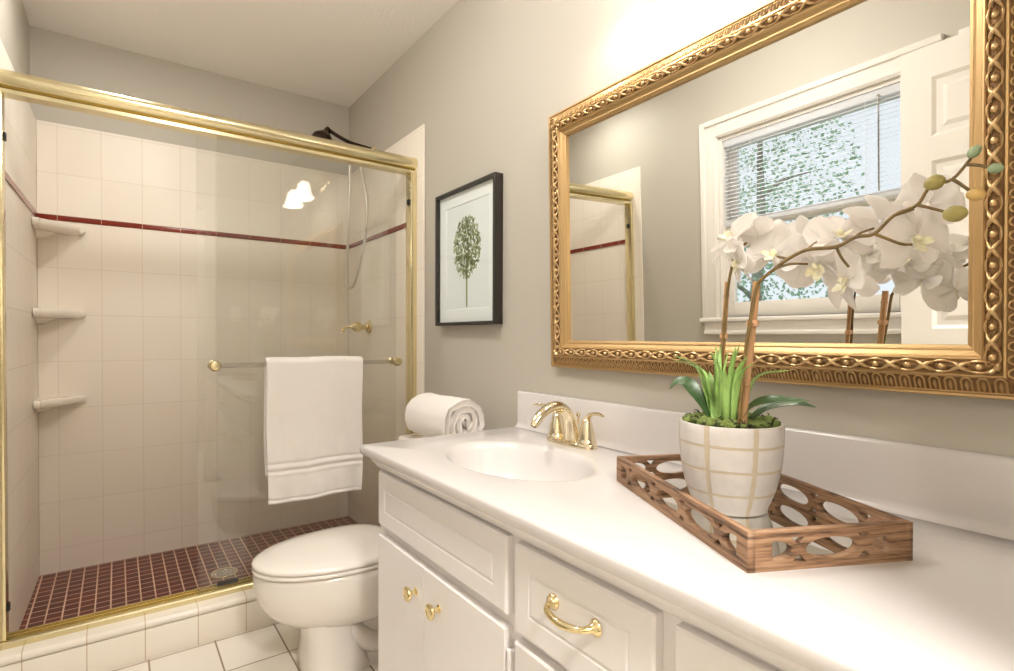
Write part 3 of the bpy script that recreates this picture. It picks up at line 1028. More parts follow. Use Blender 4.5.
# stems
stem_main = spline([W(0.4917, 0.9451, 0.8221), W(0.4835, 1.0492, 0.8221), W(0.4712, 1.1308, 0.8221), W(0.4641, 1.1716, 0.8242), W(0.4550, 1.1838, 0.8242), W(0.4345, 1.1981, 0.8242), W(0.4151, 1.2103, 0.8242), W(0.3876, 1.2205, 0.8242), W(0.3478, 1.2196, 0.8242), W(0.3233, 1.2297, 0.8242), W(0.3009, 1.2308, 0.8242), W(0.2784, 1.2511, 0.8242), W(0.2540, 1.2603, 0.8262), W(0.2407, 1.2797, 0.8262), W(0.2183, 1.2848, 0.8262), W(0.2020, 1.3042, 0.8262), W(0.1989, 1.3113, 0.8262)], 5)
bm = bmesh.new()
tube(bm, stem_main, [0.0030, 0.0029, 0.0028, 0.0026, 0.0022, 0.0016], 8)
for pts in ([W(0.3478, 1.2196, 0.8242), W(0.3427, 1.2043, 0.8283), W(0.3386, 1.1920, 0.8415)], [W(0.3009, 1.2308, 0.8242), W(0.2887, 1.2236, 0.8242), W(0.2734, 1.2144, 0.8343), W(0.2672, 1.2144, 0.8517)],
            [W(0.2540, 1.2603, 0.8262), W(0.2428, 1.2552, 0.8262), W(0.2264, 1.2470, 0.8262)], [W(0.2183, 1.2848, 0.8262), W(0.2101, 1.2767, 0.8262), W(0.2010, 1.2664, 0.8262)], [W(0.2060, 1.2991, 0.8262), W(0.1958, 1.2961, 0.8262), W(0.1836, 1.2899, 0.8262)],
            [W(0.3876, 1.2205, 0.8242), W(0.3856, 1.2328, 0.8466), W(0.3795, 1.2390, 0.8670)], [W(0.3233, 1.2297, 0.8242), W(0.3172, 1.2349, 0.8262), W(0.3121, 1.2430, 0.8517)], [W(0.4345, 1.1981, 0.8242), W(0.4121, 1.2022, 0.8242), W(0.3998, 1.2032, 0.8517)],
            [W(0.4151, 1.2103, 0.8242), W(0.4406, 1.2185, 0.8415)], [W(0.2784, 1.2511, 0.8242), W(0.2672, 1.2614, 0.8568)]):
    tube(bm, spline(pts, 4) if len(pts) > 2 else pts, [0.0021, 0.0017], 6)
finish(bm, 'stem', M['stem'], orc, smooth=60)
bm = bmesh.new()
tube(bm, spline([W(0.5437, 0.9472, 0.8456), W(0.5365, 1.0594, 0.8445), W(0.5294, 1.1614, 0.8456), W(0.5182, 1.2175, 0.8445), W(0.5080, 1.2379, 0.8415), W(0.4896, 1.2461, 0.8364)], 6), [0.0026, 0.0024, 0.0018], 8)
finish(bm, 'stem', M['stem'], orc, smooth=60)
# blossoms
def petal(bm, length, width, ang, cup, mtx, base=0.006, rag=0.0):
    """One petal growing from the centre in direction ang of the flower plane."""
    nu, nv = 11, 9
    top, bot = [], []
    ca, sa = math.cos(ang), math.sin(ang)
    for i in range(nu + 1):
        t = i / nu
        w = width * 0.5 * math.sqrt(max(0.0, 1 - (2 * (t * 0.97 + 0.015) - 1) ** 2)) ** 0.85 * (0.55 + 0.45 * min(1, t * 1.9))
        rt, rb = [], []
        for j in range(nv):
            s = j / (nv - 1) * 2 - 1
            u = base + t * length - 0.06 * length * s * s * (t ** 2)
            v = s * w
            z = cup * (t ** 1.6) * length + 0.16 * width * (s * s - 0.4) * (1 - 0.5 * t) * (1 if width > 0.03 else -0.6) + rag * math.sin(s * 6 + t * 5)
            p = Vector((u * ca - v * sa, u * sa + v * ca, z))
            rt.append(bm.verts.new(mtx @ p))
            rb.append(bm.verts.new(mtx @ (p - Vector((0, 0, 0.0009)))))
        top.append(rt)
        bot.append(rb)
    for i in range(nu):
        for j in range(nv - 1):
            bm.faces.new((top[i][j], top[i + 1][j], top[i + 1][j + 1], top[i][j + 1]))
            bm.faces.new((bot[i][j], bot[i][j + 1], bot[i + 1][j + 1], bot[i + 1][j]))
        bm.faces.new((top[i][0], bot[i][0], bot[i + 1][0], top[i + 1][0]))
        bm.faces.new((top[i][-1], top[i + 1][-1], bot[i + 1][-1], bot[i][-1]))
    bm.faces.new([top[nu][j] for j in range(nv)] + [bot[nu][j] for j in reversed(range(nv))])
    bm.faces.new([bot[0][j] for j in range(nv)] + [top[0][j] for j in reversed(range(nv))])
def flower(c, face, roll, size, seed):
    rnd = random.Random(seed)
    z = Vector(face).normalized()
    upv = Vector((0, 0, 1)) - z * z.z
    upv = upv.normalized() if upv.length > 0.05 else Vector((1, 0, 0))
    xv = upv.cross(z).normalized()
    R = Matrix((xv, upv, z)).transposed().to_4x4()
    mt = Matrix.Translation(c) @ R @ Matrix.Rotation(roll, 4, 'Z')
    S = size
    bm = bmesh.new()
    j = lambda a: (rnd.random() - 0.5) * a
    for a in (PI / 2, PI * 7 / 6 + 0.12, PI * 11 / 6 - 0.12):       # three sepals behind
        petal(bm, 0.043 * S, 0.029 * S, a + j(0.15), -0.18 + j(0.25), mt @ Matrix.Translation((0, 0, -0.002)), 0.003)
    for a in (0.22, PI - 0.22):                                     # two broad petals
        petal(bm, 0.042 * S, 0.060 * S, a + j(0.15), -0.02 + j(0.25), mt @ Matrix.Translation((0, 0, 0.0015)), 0.003, 0.0012)
    f = finish(bm, 'flower', M['petal'], orc, smooth=70)
    bm = bmesh.new()
    ball(bm, mt @ Vector((0, 0.001, 0.006)), (0.0045 * S, 0.0045 * S, 0.0065 * S), R.to_3x3(), 2)
    petal(bm, 0.016 * S, 0.013 * S, -PI / 2, 0.7, mt @ Matrix.Translation((0, 0, 0.004)), 0.001)
    for s in (1, -1):
        petal(bm, 0.012 * S, 0.010 * S, -PI / 2 + s * 1.1, 1.0, mt @ Matrix.Translation((0, 0, 0.004)), 0.001)
    finish(bm, 'lip', M['lip'], f, smooth=70)
    return f
flower(W(0.5304, 1.2614, 0.8619), (-0.45, 0.35, 0.65), 0.1, 1.22, 1)
flower(W(0.5080, 1.2185, 0.8466), (-0.60, 0.62, -0.35), 0.3, 1.12, 2)
flower(W(0.4550, 1.2246, 0.8589), (-0.80, -0.10, 0.35), -0.25, 1.15, 3)
flower(W(0.3948, 1.2022, 0.8670), (-0.78, -0.20, -0.45), 0.2, 1.18, 4)
flower(W(0.3642, 1.2430, 0.8721), (-0.60, -0.45, 0.50), 0.0, 1.10, 5)
flower(W(0.3468, 1.1747, 0.8568), (-0.60, 0.50, -0.20), 0.35, 1.22, 6)
flower(W(0.3121, 1.2593, 0.8792), (0.45, -0.25, 0.70), -0.3, 1.10, 7)
flower(W(0.2693, 1.2236, 0.8670), (-0.50, -0.75, -0.05), 0.2, 1.15, 8)
flower(W(0.2570, 1.2716, 0.8833), (0.75, -0.40, 0.35), 0.1, 1.0, 9)
flower(W(0.4876, 1.2614, 0.8731), (0.60, 0.10, 0.60), 0.5, 1.10, 10)
flower(W(0.4182, 1.2390, 0.8854), (0.80, -0.20, 0.25), 0.2, 1.05, 11)
# buds
def bud(c, d, r, ln, m):
    bm = bmesh.new()
    lathe(bm, [(0.0012, -ln * 0.5), (r * 0.55, -ln * 0.42), (r * 0.92, -ln * 0.2), (r, 0.0), (r * 0.9, ln * 0.22), (r * 0.55, ln * 0.42), (0.001, ln * 0.52)], 16, align(d, c))
    finish(bm, 'bud', m, orc, smooth=80)
bud(W(0.1979, 1.3123, 0.8262), (0, -0.6, 0.7), 0.0062, 0.016, M['bud_pale'])
bud(W(0.1785, 1.2879, 0.8262), (0, -1, -0.15), 0.0060, 0.015, M['bud_pale'])
bud(W(0.2346, 1.2838, 0.8221), (-0.3, 0.85, -0.3), 0.0095, 0.022, M['bud'])
bud(W(0.1958, 1.2614, 0.8262), (0, -0.9, -0.15), 0.0075, 0.019, M['bud_gold'])
bud(W(0.2152, 1.2420, 0.8262), (-0.2, -1, -0.1), 0.0100, 0.026, M['bud'])
# broad leaves
def strap_leaf(pts, w, name='leaf', m=None, fold=0.25, n=6, roll=0.0):
    c = spline(pts, n)
    L = len(c)
    bm = bmesh.new()
    rows = []
    for i, p in enumerate(c):
        T = (c[min(i + 1, L - 1)] - c[max(i - 1, 0)]).normalized()
        S = T.cross(Vector((0, 0, 1)))
        S = S.normalized() if S.length > 0.05 else Vector((0.7, 0.7, 0))
        N = S.cross(T).normalized()
        S, N = S * math.cos(roll) + N * math.sin(roll), N * math.cos(roll) - S * math.sin(roll)
        t = i / (L - 1)
        ww = w * (min(1, 0.45 + t * 1.6)) * (1 - t ** 3.0) + 0.0004
        rows.append([p - S * ww + N * fold * ww, p, p + S * ww + N * fold * ww, p + S * ww + N * (fold * ww - 0.0007), p - N * 0.0009, p - S * ww + N * (fold * ww - 0.0007)])
    loft(bm, rows)
    return finish(bm, name, m or M['leaf_dark'], orc, smooth=60)
strap_leaf([W(0.5406, 0.9472, 0.8262), W(0.5630, 0.9880, 0.8160), W(0.5814, 1.0104, 0.8109), W(0.5997, 1.0125, 0.8058), W(0.6120, 0.9982, 0.8007)], 0.013, roll=0.7)
strap_leaf([W(0.5018, 0.9472, 0.8364), W(0.4774, 0.9798, 0.8364), W(0.4488, 0.9921, 0.8364), W(0.4203, 0.9941, 0.8415), W(0.3927, 0.9962, 0.8466)], 0.010, roll=-0.7)
strap_leaf([W(0.4977, 0.9472, 0.8517), W(0.4692, 0.9757, 0.8670), W(0.4335, 0.9860, 0.8823), W(0.4029, 0.9819, 0.8925)], 0.009, roll=-0.6)
# grass
rnd = random.Random(4)
tips = [(0.618, 1.051), (0.602, 1.039), (0.598, 1.060), (0.571, 1.066), (0.556, 1.077), (0.543, 1.080), (0.537, 1.049), (0.522, 1.066), (0.515, 1.044), (0.505, 1.057), (0.494, 1.080), (0.483, 1.077), (0.477, 1.054), (0.465, 1.062), (0.453, 1.051), (0.438, 1.039), (0.586, 1.029), (0.561, 1.044), (0.525, 1.034), (0.500, 1.039), (0.612, 1.019)]
for k, (ty, tz) in enumerate(tips):
    xb = 0.818 + 0.03 * rnd.random()
    yb_ = 0.522 + (ty - 0.525) * 0.25 + 0.012 * (rnd.random() - 0.5)
    xt = 0.775 + 0.11 * rnd.random()
    b0 = W(yb_, 0.942, xb)
    t0 = W(ty, tz, xt)
    mid = Vector((b0.x * 0.6 + t0.x * 0.4, b0.y * 0.58 + t0.y * 0.42, b0.z + (t0.z - b0.z) * 0.66 + 0.25 * abs(ty - 0.525)))
    strap_leaf([b0, b0.lerp(mid, 0.5) + Vector((0, 0, 0.006)), mid, t0], 0.0044 + 0.0020 * rnd.random(), 'grass_blade', M['grass'], fold=0.5, n=4, roll=0.5 * (rnd.random() - 0.5))

# ================================================================== WALL MIRROR
MTH, MPSI = 0.0211, 0.0174
mi = empty('wall_mirror', (1.091, 0.731, 0.999))
# local axes: x along -y of the room (to the right), y up the glass, z out towards the room
nrm = Vector((-1, math.tan(MPSI), -math.tan(MTH))).normalized()
ux = Vector((0, 0, 1)).cross(nrm)
ux = Vector((-ux.x, -ux.y, 0)).normalized() if ux.y > 0 else ux.normalized()
uy = nrm.cross(ux).normalized()
mo = Vector((1.091, 0.7, 0.999))
org = mo + ux * ((1.282 + 0.190) / -2 + 0.7) if False else mo + ux * (0.7 - 0.731)
mm4 = Matrix((ux, uy, nrm)).transposed().to_4x4()
mm4.translation = org
mi.matrix_world = mm4
tag(mi, 'large gold framed rectangular mirror hanging over the vanity counter', 'mirror')
MW, MH, FW = 1.102 / 2, 0.770, 0.088     # half width, height, frame width
def frame_ring(u):
    """Corner points of the frame rectangle inset u from the outer edge."""
    return [(-MW + u, u), (MW - u, u), (MW - u, MH - u), (-MW + u, MH - u)]
prof = [(0.000, -0.013), (0.000, 0.004), (0.002, 0.007), (0.006, 0.007), (0.008, 0.004), (0.010, 0.004), (0.034, 0.016), (0.036, 0.020), (0.039, 0.021), (0.041, 0.019), (0.043, 0.018), (0.052, 0.021), (0.061, 0.018), (0.063, 0.019), (0.065, 0.021), (0.068, 0.020), (0.070, 0.015), (0.078, 0.011), (0.081, 0.011), (0.083, 0.008), (0.0875, 0.006), (0.088, 0.000), (0.088, -0.013)]
K = 0.935
bm = bmesh.new()
rings = []
for k in range(4):
    rings.append([Vector((*frame_ring(u * K)[k], h)) for u, h in prof])
rings.append([v.copy() for v in rings[0]])
loft(bm, rings, False, False)
bmesh.ops.remove_doubles(bm, verts=bm.verts[:], dist=1e-6)
bm.faces.ensure_lookup_table()
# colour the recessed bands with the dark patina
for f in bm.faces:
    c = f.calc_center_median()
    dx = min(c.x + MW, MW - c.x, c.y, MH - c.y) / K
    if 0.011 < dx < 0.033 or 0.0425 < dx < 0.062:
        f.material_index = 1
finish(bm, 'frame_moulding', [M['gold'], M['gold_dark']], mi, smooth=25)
sides = [((-MW, 0), (1, 0), (0, 1), 2 * MW), ((MW, 0), (0, 1), (-1, 0), MH), ((MW, MH), (-1, 0), (0, -1), 2 * MW), ((-MW, MH), (0, -1), (1, 0), MH)]
bm = bmesh.new()
for (o2, d, n, L) in sides:
    def P(s, u, h):
        u = u * K
        return Vector((o2[0] + d[0] * s + n[0] * u, o2[1] + d[1] * s + n[1] * u, h))
    N = round((L - 0.02) / 0.0205)
    for k in range(N):
        s = 0.010 + (L - 0.02) * (k + 0.5) / N
        hw = 0.0066
        if s < 0.036 or s > L - 0.036:
            lim = min(s, L - s) - 0.003
            if lim < 0.014:
                continue
            uu = min(0.034, lim)
        else:
            uu = 0.034
        hh = lambda u: 0.004 + (u - 0.010) * 0.5 + 0.0012
        pts = [P(s - hw, 0.0105, hh(0.0105)), P(s - hw, uu - 0.006, hh(uu - 0.006)), P(s - hw * 0.6, uu - 0.0015, hh(uu - 0.0015)), P(s, uu, hh(uu)), P(s + hw * 0.6, uu - 0.0015, hh(uu - 0.0015)), P(s + hw, uu - 0.006, hh(uu - 0.006)), P(s + hw, 0.0105, hh(0.0105))]
        tube(bm, pts, 0.0016, 5)
        tube(bm, [P(s, 0.012, hh(0.012) - 0.0008), P(s, uu * 0.6, hh(uu * 0.6) + 0.0002), P(s, uu - 0.007, hh(uu - 0.007) - 0.0008)], [0.0012, 0.0026, 0.0010], 5)
finish(bm, 'fluted_band', M['gold'], mi, smooth=60)
bm = bmesh.new()
for (o2, d, n, L) in sides:
    def P(s, u, h):
        u = u * K
        return Vector((o2[0] + d[0] * s + n[0] * u, o2[1] + d[1] * s + n[1] * u, h))
    D3, N3 = Vector((d[0], d[1], 0)), Vector((n[0], n[1], 0))
    l0 = 0.0405
    cl = lambda v: min(max(v, l0 + 0.001), L - l0 - 0.001)
    N = round((L - 2 * l0) / 0.0455)
    pit = (L - 2 * l0) / N
    R3 = Matrix((D3, N3, Vector((0, 0, 1)))).transposed()
    for k in range(N):
        s = l0 + pit * (k + 0.5)
        ball(bm, P(s, 0.052, 0.0215), (0.0058, 0.0050, 0.0046), R3, 2)
        for sg in (1, -1):
            # pair of curled leaves either side of the boss, crossing between bosses
            tube(bm, spline([P(cl(s + sg * 0.009), 0.0445, 0.0200), P(cl(s + sg * pit * 0.34), 0.0475, 0.0235), P(cl(s + sg * pit * 0.5), 0.052, 0.0262), P(cl(s + sg * pit * 0.62), 0.0570, 0.0235), P(cl(s + sg * (pit - 0.010)), 0.0598, 0.0200)], 3), [0.0012, 0.0030, 0.0034, 0.0030, 0.0012], 6)
        for du in (-0.0045, 0.0045):
            for ds in (-0.0045, 0.0045):
                a_, b_ = cl(s + pit * 0.5 + ds), cl(s + pit * 0.5 + ds * 2.6)
                tube(bm, [P(a_, 0.052 + du * 0.5, 0.0215), P((a_ + b_) / 2, 0.052 + du * 1.15, 0.0228), P(b_, 0.052 + du * 0.9, 0.0205)], [0.0008, 0.0021, 0.0006], 5)
        tube(bm, spline([P(s - 0.012, 0.0445, 0.0198), P(s, 0.0425, 0.0208), P(s + 0.012, 0.0445, 0.0198)], 3), [0.001, 0.0022, 0.001], 5)
        tube(bm, spline([P(s - 0.012, 0.0598, 0.0198), P(s, 0.0618, 0.0208), P(s + 0.012, 0.0598, 0.0198)], 3), [0.001, 0.0022, 0.001], 5)
finish(bm, 'carved_band', M['gold_bright'], mi, smooth=60)
boxo('mirror_glass', M['mirror'], mi, -MW + 0.080, MW - 0.080, 0.080, MH - 0.080, -0.005, 0.0)

# ================================================================== FRAMED PRINT
FY0, FY1, FZ0, FZ1 = 1.570, 2.008, 1.137, 1.672
pic = tag(empty('framed_print', (XR, (FY0 + FY1) / 2, FZ0)), 'black framed botanical print of a round green seed head hanging beside the shower', 'picture')
QO = Vector(pic.location)
def qpart(name, m, f, sm=35, par=pic):
    bm = bmesh.new()
    f(bm)
    for v in bm.verts:
        v.co -= QO
    return finish(bm, name, m, par, smooth=sm)
PFX = 1.078
def f_frame(bm):
    fw = 0.0125
    rings = []
    for k in range(4):
        r = []
        for u, x in ((0, XR - 0.001), (0, PFX + 0.001), (0.001, PFX), (fw - 0.001, PFX), (fw, PFX + 0.001), (fw, XR - 0.006), (fw, XR - 0.001)):
            c = [(FY0 + u, FZ0 + u), (FY1 - u, FZ0 + u), (FY1 - u, FZ1 - u), (FY0 + u, FZ1 - u)][k]
            r.append(Vector((x, c[0], c[1])))
        rings.append(r)
    rings.append([v.copy() for v in rings[0]])
    loft(bm, rings, False, False)
    bmesh.ops.remove_doubles(bm, verts=bm.verts[:], dist=1e-6)
qpart('frame', M['frame_black'], f_frame)
def f_mat(bm):
    a, b = 0.012, 0.064
    rings = []
    for k in range(4):
        r = []
        for u, x in ((a, 1.098), (a, 1.0955), (b - 0.003, 1.0955), (b, 1.0985)):
            c = [(FY0 + u, FZ0 + u), (FY1 - u, FZ0 + u), (FY1 - u, FZ1 - u), (FY0 + u, FZ1 - u)][k]
            r.append(Vector((x, c[0], c[1])))
        rings.append(r)
    rings.append([v.copy() for v in rings[0]])
    loft(bm, rings, False, False, closed=False)
    bmesh.ops.remove_doubles(bm, verts=bm.verts[:], dist=1e-6)
qpart('mat_board', M['paper'], f_mat)
prt = qpart('print', M['paper_in'], lambda bm: box(bm, 1.0986, 1.101, FY0 + 0.05, FY1 - 0.05, FZ0 + 0.05, FZ1 - 0.05))
SCY, SCZ, SRY, SRZ = 1.789, 1.438, 0.098, 0.122
rnd = random.Random(12)
def dots(n, rmax, smin, smax, x, ring=False):
    def f(bm):
        for k in range(n):
            a = rnd.random() * 2 * PI
            r = rmax * (rnd.random() ** 0.5)
            if r > 0.82 and rnd.random() < 0.3:
                continue
            c = Vector((x, SCY + math.cos(a) * r * SRY, SCZ + math.sin(a) * r * SRZ))
            s = smin + (smax - smin) * rnd.random()
            t = rnd.random() * PI
            vs = []
            for q in range(6):
                b = q * PI / 3
                ly, lz = math.cos(b) * s, math.sin(b) * s * 0.55
                vs.append(bm.verts.new(c + Vector((0, ly * math.cos(t) - lz * math.sin(t), ly * math.sin(t) + lz * math.cos(t)))))
            bm.faces.new(vs)
    return f
qpart('seed_head', M['seed_light'], dots(420, 1.0, 0.005, 0.011, 1.0984), None, prt)['kind'] = 'stuff'
qpart('seed_head', M['seed'], dots(520, 0.98, 0.003, 0.007, 1.0982), None, prt)['kind'] = 'stuff'
qpart('seed_head', M['seed_dark'], dots(90, 0.9, 0.002, 0.0045, 1.0980), None, prt)['kind'] = 'stuff'
qpart('flower_stalk', M['seed'], lambda bm: box(bm, 1.0982, 1.0985, SCY - 0.005, SCY + 0.005, 1.207, SCZ - 0.02), None, prt)
qpart('glazing', M['pane'], lambda bm: box(bm, 1.086, 1.088, FY0 + 0.0122, FY1 - 0.0122, FZ0 + 0.0122, FZ1 - 0.0122), None)

# ================================================================== TOILET
TY = 1.80
to = tag(empty('toilet', (0.6, TY, 0)), 'white porcelain toilet with closed lid between vanity and shower', 'toilet')
TO = Vector(to.location)
def egg(z, xf, xb, hw, n=48, p=2.0, fr=0.62):
    """Egg outline: rounded nose at xf, fuller at the back; wide point at fraction fr of the length."""
    r = []
    xm_ = xf + (xb - xf) * fr
    for i in range(n):
        t = 2 * PI * i / n
        c, s = math.cos(t), math.sin(t)
        ax = (xm_ - xf) if c < 0 else (xb - xm_)
        pp = p if c < 0 else 2.8
        x = xm_ + ax * (abs(c) ** (2 / pp)) * (1 if c > 0 else -1)
        y = hw * (abs(s) ** (2 / pp)) * (1 if s > 0 else -1)
        r.append(Vector((x, TY + y, z)) - TO)
    return r
bm = bmesh.new()
S = [(0.148, 0.480, 0.86, 0.092), (0.158, 0.462, 0.87, 0.106), (0.172, 0.436, 0.87, 0.126), (0.195, 0.402, 0.88, 0.148), (0.225, 0.372, 0.88, 0.166), (0.265, 0.350, 0.88, 0.178), (0.305, 0.339, 0.88, 0.184), (0.335, 0.336, 0.88, 0.186), (0.352, 0.339, 0.88, 0.183), (0.356, 0.350, 0.87, 0.172)]
loft(bm, [egg(z, a, b, h) for z, a, b, h in S])
loft(bm, [[Vector((x, TY + y, z)) - TO for x, y in ((xf + 0.012, -h * 0.86), (xf, -h * 0.55), (xf - 0.003, 0), (xf, h * 0.55), (xf + 0.012, h * 0.86), (xf + 0.04, h), (xb, h * 0.98), (xb + 0.02, h * 0.7), (xb + 0.02, -h * 0.7), (xb, -h * 0.98), (xf + 0.04, -h))] for z, xf, xb, h in ((0.0, 0.482, 0.665, 0.104), (0.008, 0.480, 0.668, 0.105), (0.06, 0.484, 0.640, 0.099), (0.12, 0.485, 0.615, 0.094), (0.18, 0.474, 0.610, 0.100))])
loft(bm, [[Vector((x, TY + y, z)) - TO for x, y in ((0.60, -h), (0.60, h), (0.88, h), (0.90, h * 0.6), (0.90, -h * 0.6), (0.88, -h))] for z, h in ((0.0, 0.092), (0.010, 0.090), (0.05, 0.062), (0.20, 0.058))])
for sg in (1, -1):
    tube(bm, [p - TO for p in spline([(0.60, TY + sg * 0.055, 0.155), (0.66, TY + sg * 0.060, 0.085), (0.72, TY + sg * 0.060, 0.055), (0.78, TY + sg * 0.058, 0.090), (0.82, TY + sg * 0.055, 0.150), (0.86, TY + sg * 0.05, 0.180)], 5)], 0.034, 12)
finish(bm, 'bowl', M['porcelain'], to, smooth=60)
bm = bmesh.new()
loft(bm, [egg(z, a, b, h) for z, a, b, h in [(0.3575, 0.340, 0.80, 0.178), (0.3585, 0.335, 0.80, 0.184), (0.364, 0.333, 0.80, 0.186), (0.369, 0.335, 0.80, 0.184), (0.3705, 0.342, 0.795, 0.176)]])
finish(bm, 'seat', M['porcelain'], to, smooth=60)
bm = bmesh.new()
loft(bm, [egg(z, a, b, h) for z, a, b, h in [(0.3725, 0.342, 0.80, 0.178), (0.3735, 0.336, 0.80, 0.184), (0.379, 0.333, 0.80, 0.186), (0.386, 0.337, 0.80, 0.183), (0.3905, 0.350, 0.79, 0.172), (0.394, 0.388, 0.77, 0.140), (0.396, 0.45, 0.72, 0.09), (0.3965, 0.52, 0.66, 0.04)]])
finish(bm, 'lid', M['porcelain'], to, smooth=60)
def tbox(name, f):
    bm = bmesh.new()
    f(bm)
    for v in bm.verts:
        v.co -= TO
    return finish(bm, name, M['porcelain'], to, smooth=50)
def rrect(z, x0, x1, y0, y1, r, n=8):
    out = []
    for cx, cy, a0 in ((x1 - r, y1 - r, 0), (x0 + r, y1 - r, PI / 2), (x0 + r, y0 + r, PI), (x1 - r, y0 + r, 1.5 * PI)):
        for i in range(n + 1):
            a = a0 + PI / 2 * i / n
            out.append(Vector((cx + r * math.cos(a), cy + r * math.sin(a), z)))
    return out
TKX = 0.895
tbox('tank', lambda bm: loft(bm, [rrect(z, TKX + 0.012 + a, 1.098, TY - 0.185 + a, TY + 0.185 - a, 0.03) for z, a in ((0.35, 0.035), (0.36, 0.028), (0.42, 0.022), (0.55, 0.006), (0.664, 0.0))]))
tbox('tank_lid', lambda bm: loft(bm, [rrect(z, TKX + a, 1.102 - a, TY - 0.195 + a, TY + 0.195 - a, 0.032) for z, a in ((0.6645, 0.006), (0.668, 0.001), (0.674, 0.0), (0.690, 0.0), (0.697, 0.002), (0.700, 0.008))]))
bm = bmesh.new()
c = Vector((TKX + 0.014, TY + 0.14, 0.625)) - TO
lathe(bm, [(0.012, 0), (0.012, 0.004), (0.006, 0.007), (0.006, 0.016), (0.0, 0.017)], 16, align((-1, 0, 0), c))
tube(bm, spline([c + Vector((-0.013, 0, 0)), c + Vector((-0.016, -0.03, -0.004)), c + Vector((-0.016, -0.065, -0.012))], 4), [0.005, 0.0045, 0.006], 10)
finish(bm, 'flush_lever', M['chrome'], to)

# rolled towel on the tank
RC = Vector((0.972, 1.585, 0.7005))
rt_ = empty('rolled_towel', RC)
tag(rt_, 'white towel rolled up and lying on the toilet tank', 'towel')
bm = bmesh.new()
LEN = 0.325
turns, th_ = 2.8, 0.0250
path = []
NP = 120
for i in range(NP + 1):
    t = i / NP
    a = 2 * PI * turns * t
    r = 0.010 + 0.0675 * t
    wob = 0.0045 * math.sin(a * 2.3 + 0.6) * (1 - t * 0.75)
    path.append((a, r + wob))
a_end = path[-1][0]
sections = []
def sect(yy, shrink, jit):
    inn, out = [], []
    for a, r in path:
        ang = a - a_end - PI / 2 - 0.9
        sx, sz = 1.0, 1.06
        e = jit * noise.noise(Vector((math.cos(ang) * r * 60, math.sin(ang) * r * 60, yy * 14)))
        rr_ = r + e
        outr = (rr_ + th_ / 2 - 0.001) - (shrink * 0.5)
        inr = max(0.002, rr_ - th_ / 2 + 0.001 + shrink * 0.5)
        k = 1 - shrink * 2.2
        out.append(Vector((math.cos(ang) * outr * sx * k, yy, 0.0915 + math.sin(ang) * outr * sz * k)))
        inn.append(Vector((math.cos(ang) * inr * sx * k, yy, 0.0915 + math.sin(ang) * inr * sz * k)))
    return out + list(reversed(inn))
secs = [(0.004, 0.0075), (0.0, 0.004), (0.0025, 0.0015), (0.009, 0.0), (0.04, -0.0005), (0.09, 0.0), (0.15, 0.0), (0.21, 0.0), (0.27, 0.001), (0.305, 0.004), (0.318, 0.010), (LEN, 0.018)]
loft(bm, [sect(y, s, 0.0055) for y, s in secs])
for v in bm.verts:
    e = noise.noise(v.co * 18) * 0.0048 + noise.noise(v.co * 60) * 0.0016
    d = Vector((v.co.x, 0, v.co.z - 0.0915))
    if d.length > 1e-4:
        v.co += d.normalized() * e
    v.co.y += 0.004 * noise.noise(v.co * 35 + Vector((5, 0, 0))) if v.co.y < 0.03 else 0
    v.co.z = max(v.co.z, 0.0006)
finish(bm, 'towel_roll', M['towel'], rt_, smooth=60)
# the open end of the roll hides behind the layers: a soft inner core
bm = bmesh.new()
tube(bm, [(0, 0.012, 0.0915), (0, 0.1, 0.0915), (0, 0.25, 0.0915), (0, 0.305, 0.0915)], [0.007, 0.009, 0.009, 0.004], 12)
finish(bm, 'towel_core', M['towel'], rt_, smooth=60)

# ================================================================== SHOWER ENCLOSURE
sd = tag(empty('shower_door', ((XL + XR) / 2, YDOOR, CURB_Z)), 'brass framed sliding glass shower door on the tiled curb', 'shower door')
SO = Vector(sd.location)
def spart(name, m, f, par=sd, sm=35):
    bm = bmesh.new()
    f(bm)
    for v in bm.verts:
        v.co -= SO
    return finish(bm, name, m, par, smooth=sm)
X0, X1 = XL + 0.0055, XR - TT - 0.0005
ZH0, ZH1 = 1.838, 1.902
def f_header(bm):
    prof = []
    # rounded front, small lip below: y towards the room is smaller
    cy, cz, ry, rz = YDOOR + 0.002, (ZH0 + ZH1) / 2 + 0.006, 0.034, 0.029
    for k in range(15):
        a = PI * 0.5 + PI * k / 14
        prof.append((cy + ry * math.cos(a), cz + rz * math.sin(a)))
    prof += [(cy - 0.012, ZH0 + 0.004), (cy - 0.022, ZH0 + 0.004), (cy - 0.022, ZH0 - 0.008), (cy + 0.03, ZH0 - 0.008), (cy + 0.033, ZH0), (cy + 0.033, ZH1 + 0.002), (cy + 0.02, ZH1 + 0.006)]
    loft(bm, [[Vector((x, y, z)) for y, z in prof] for x in (X0, X1)])
spart('header_rail', M['brass_satin'], f_header)
def f_jambs(x0, x1):
    def f(bm):
        box(bm, x0, x1, YDOOR - 0.026, YDOOR + 0.026, CURB_Z + 0.022, ZH0 - 0.0085, 0.003)
    return f
def jamb(xw, s):
    JW = 0.030 if s < 0 else 0.018
    j = spart('side_jamb', M['brass_satin'], f_jambs(*sorted((xw, xw + s * JW))))
    xb = xw + s * (JW + 0.0005)
    spart('rubber_bumper', M['black'], lambda bm: [box(bm, *sorted((xb, xb + s * 0.006)), YDOOR - 0.012, YDOOR + 0.006, z - 0.012, z + 0.012, 0.001) for z in (1.70, 0.25)], j)
    return j
jamb(X0, 1)
jamb(X1, -1)
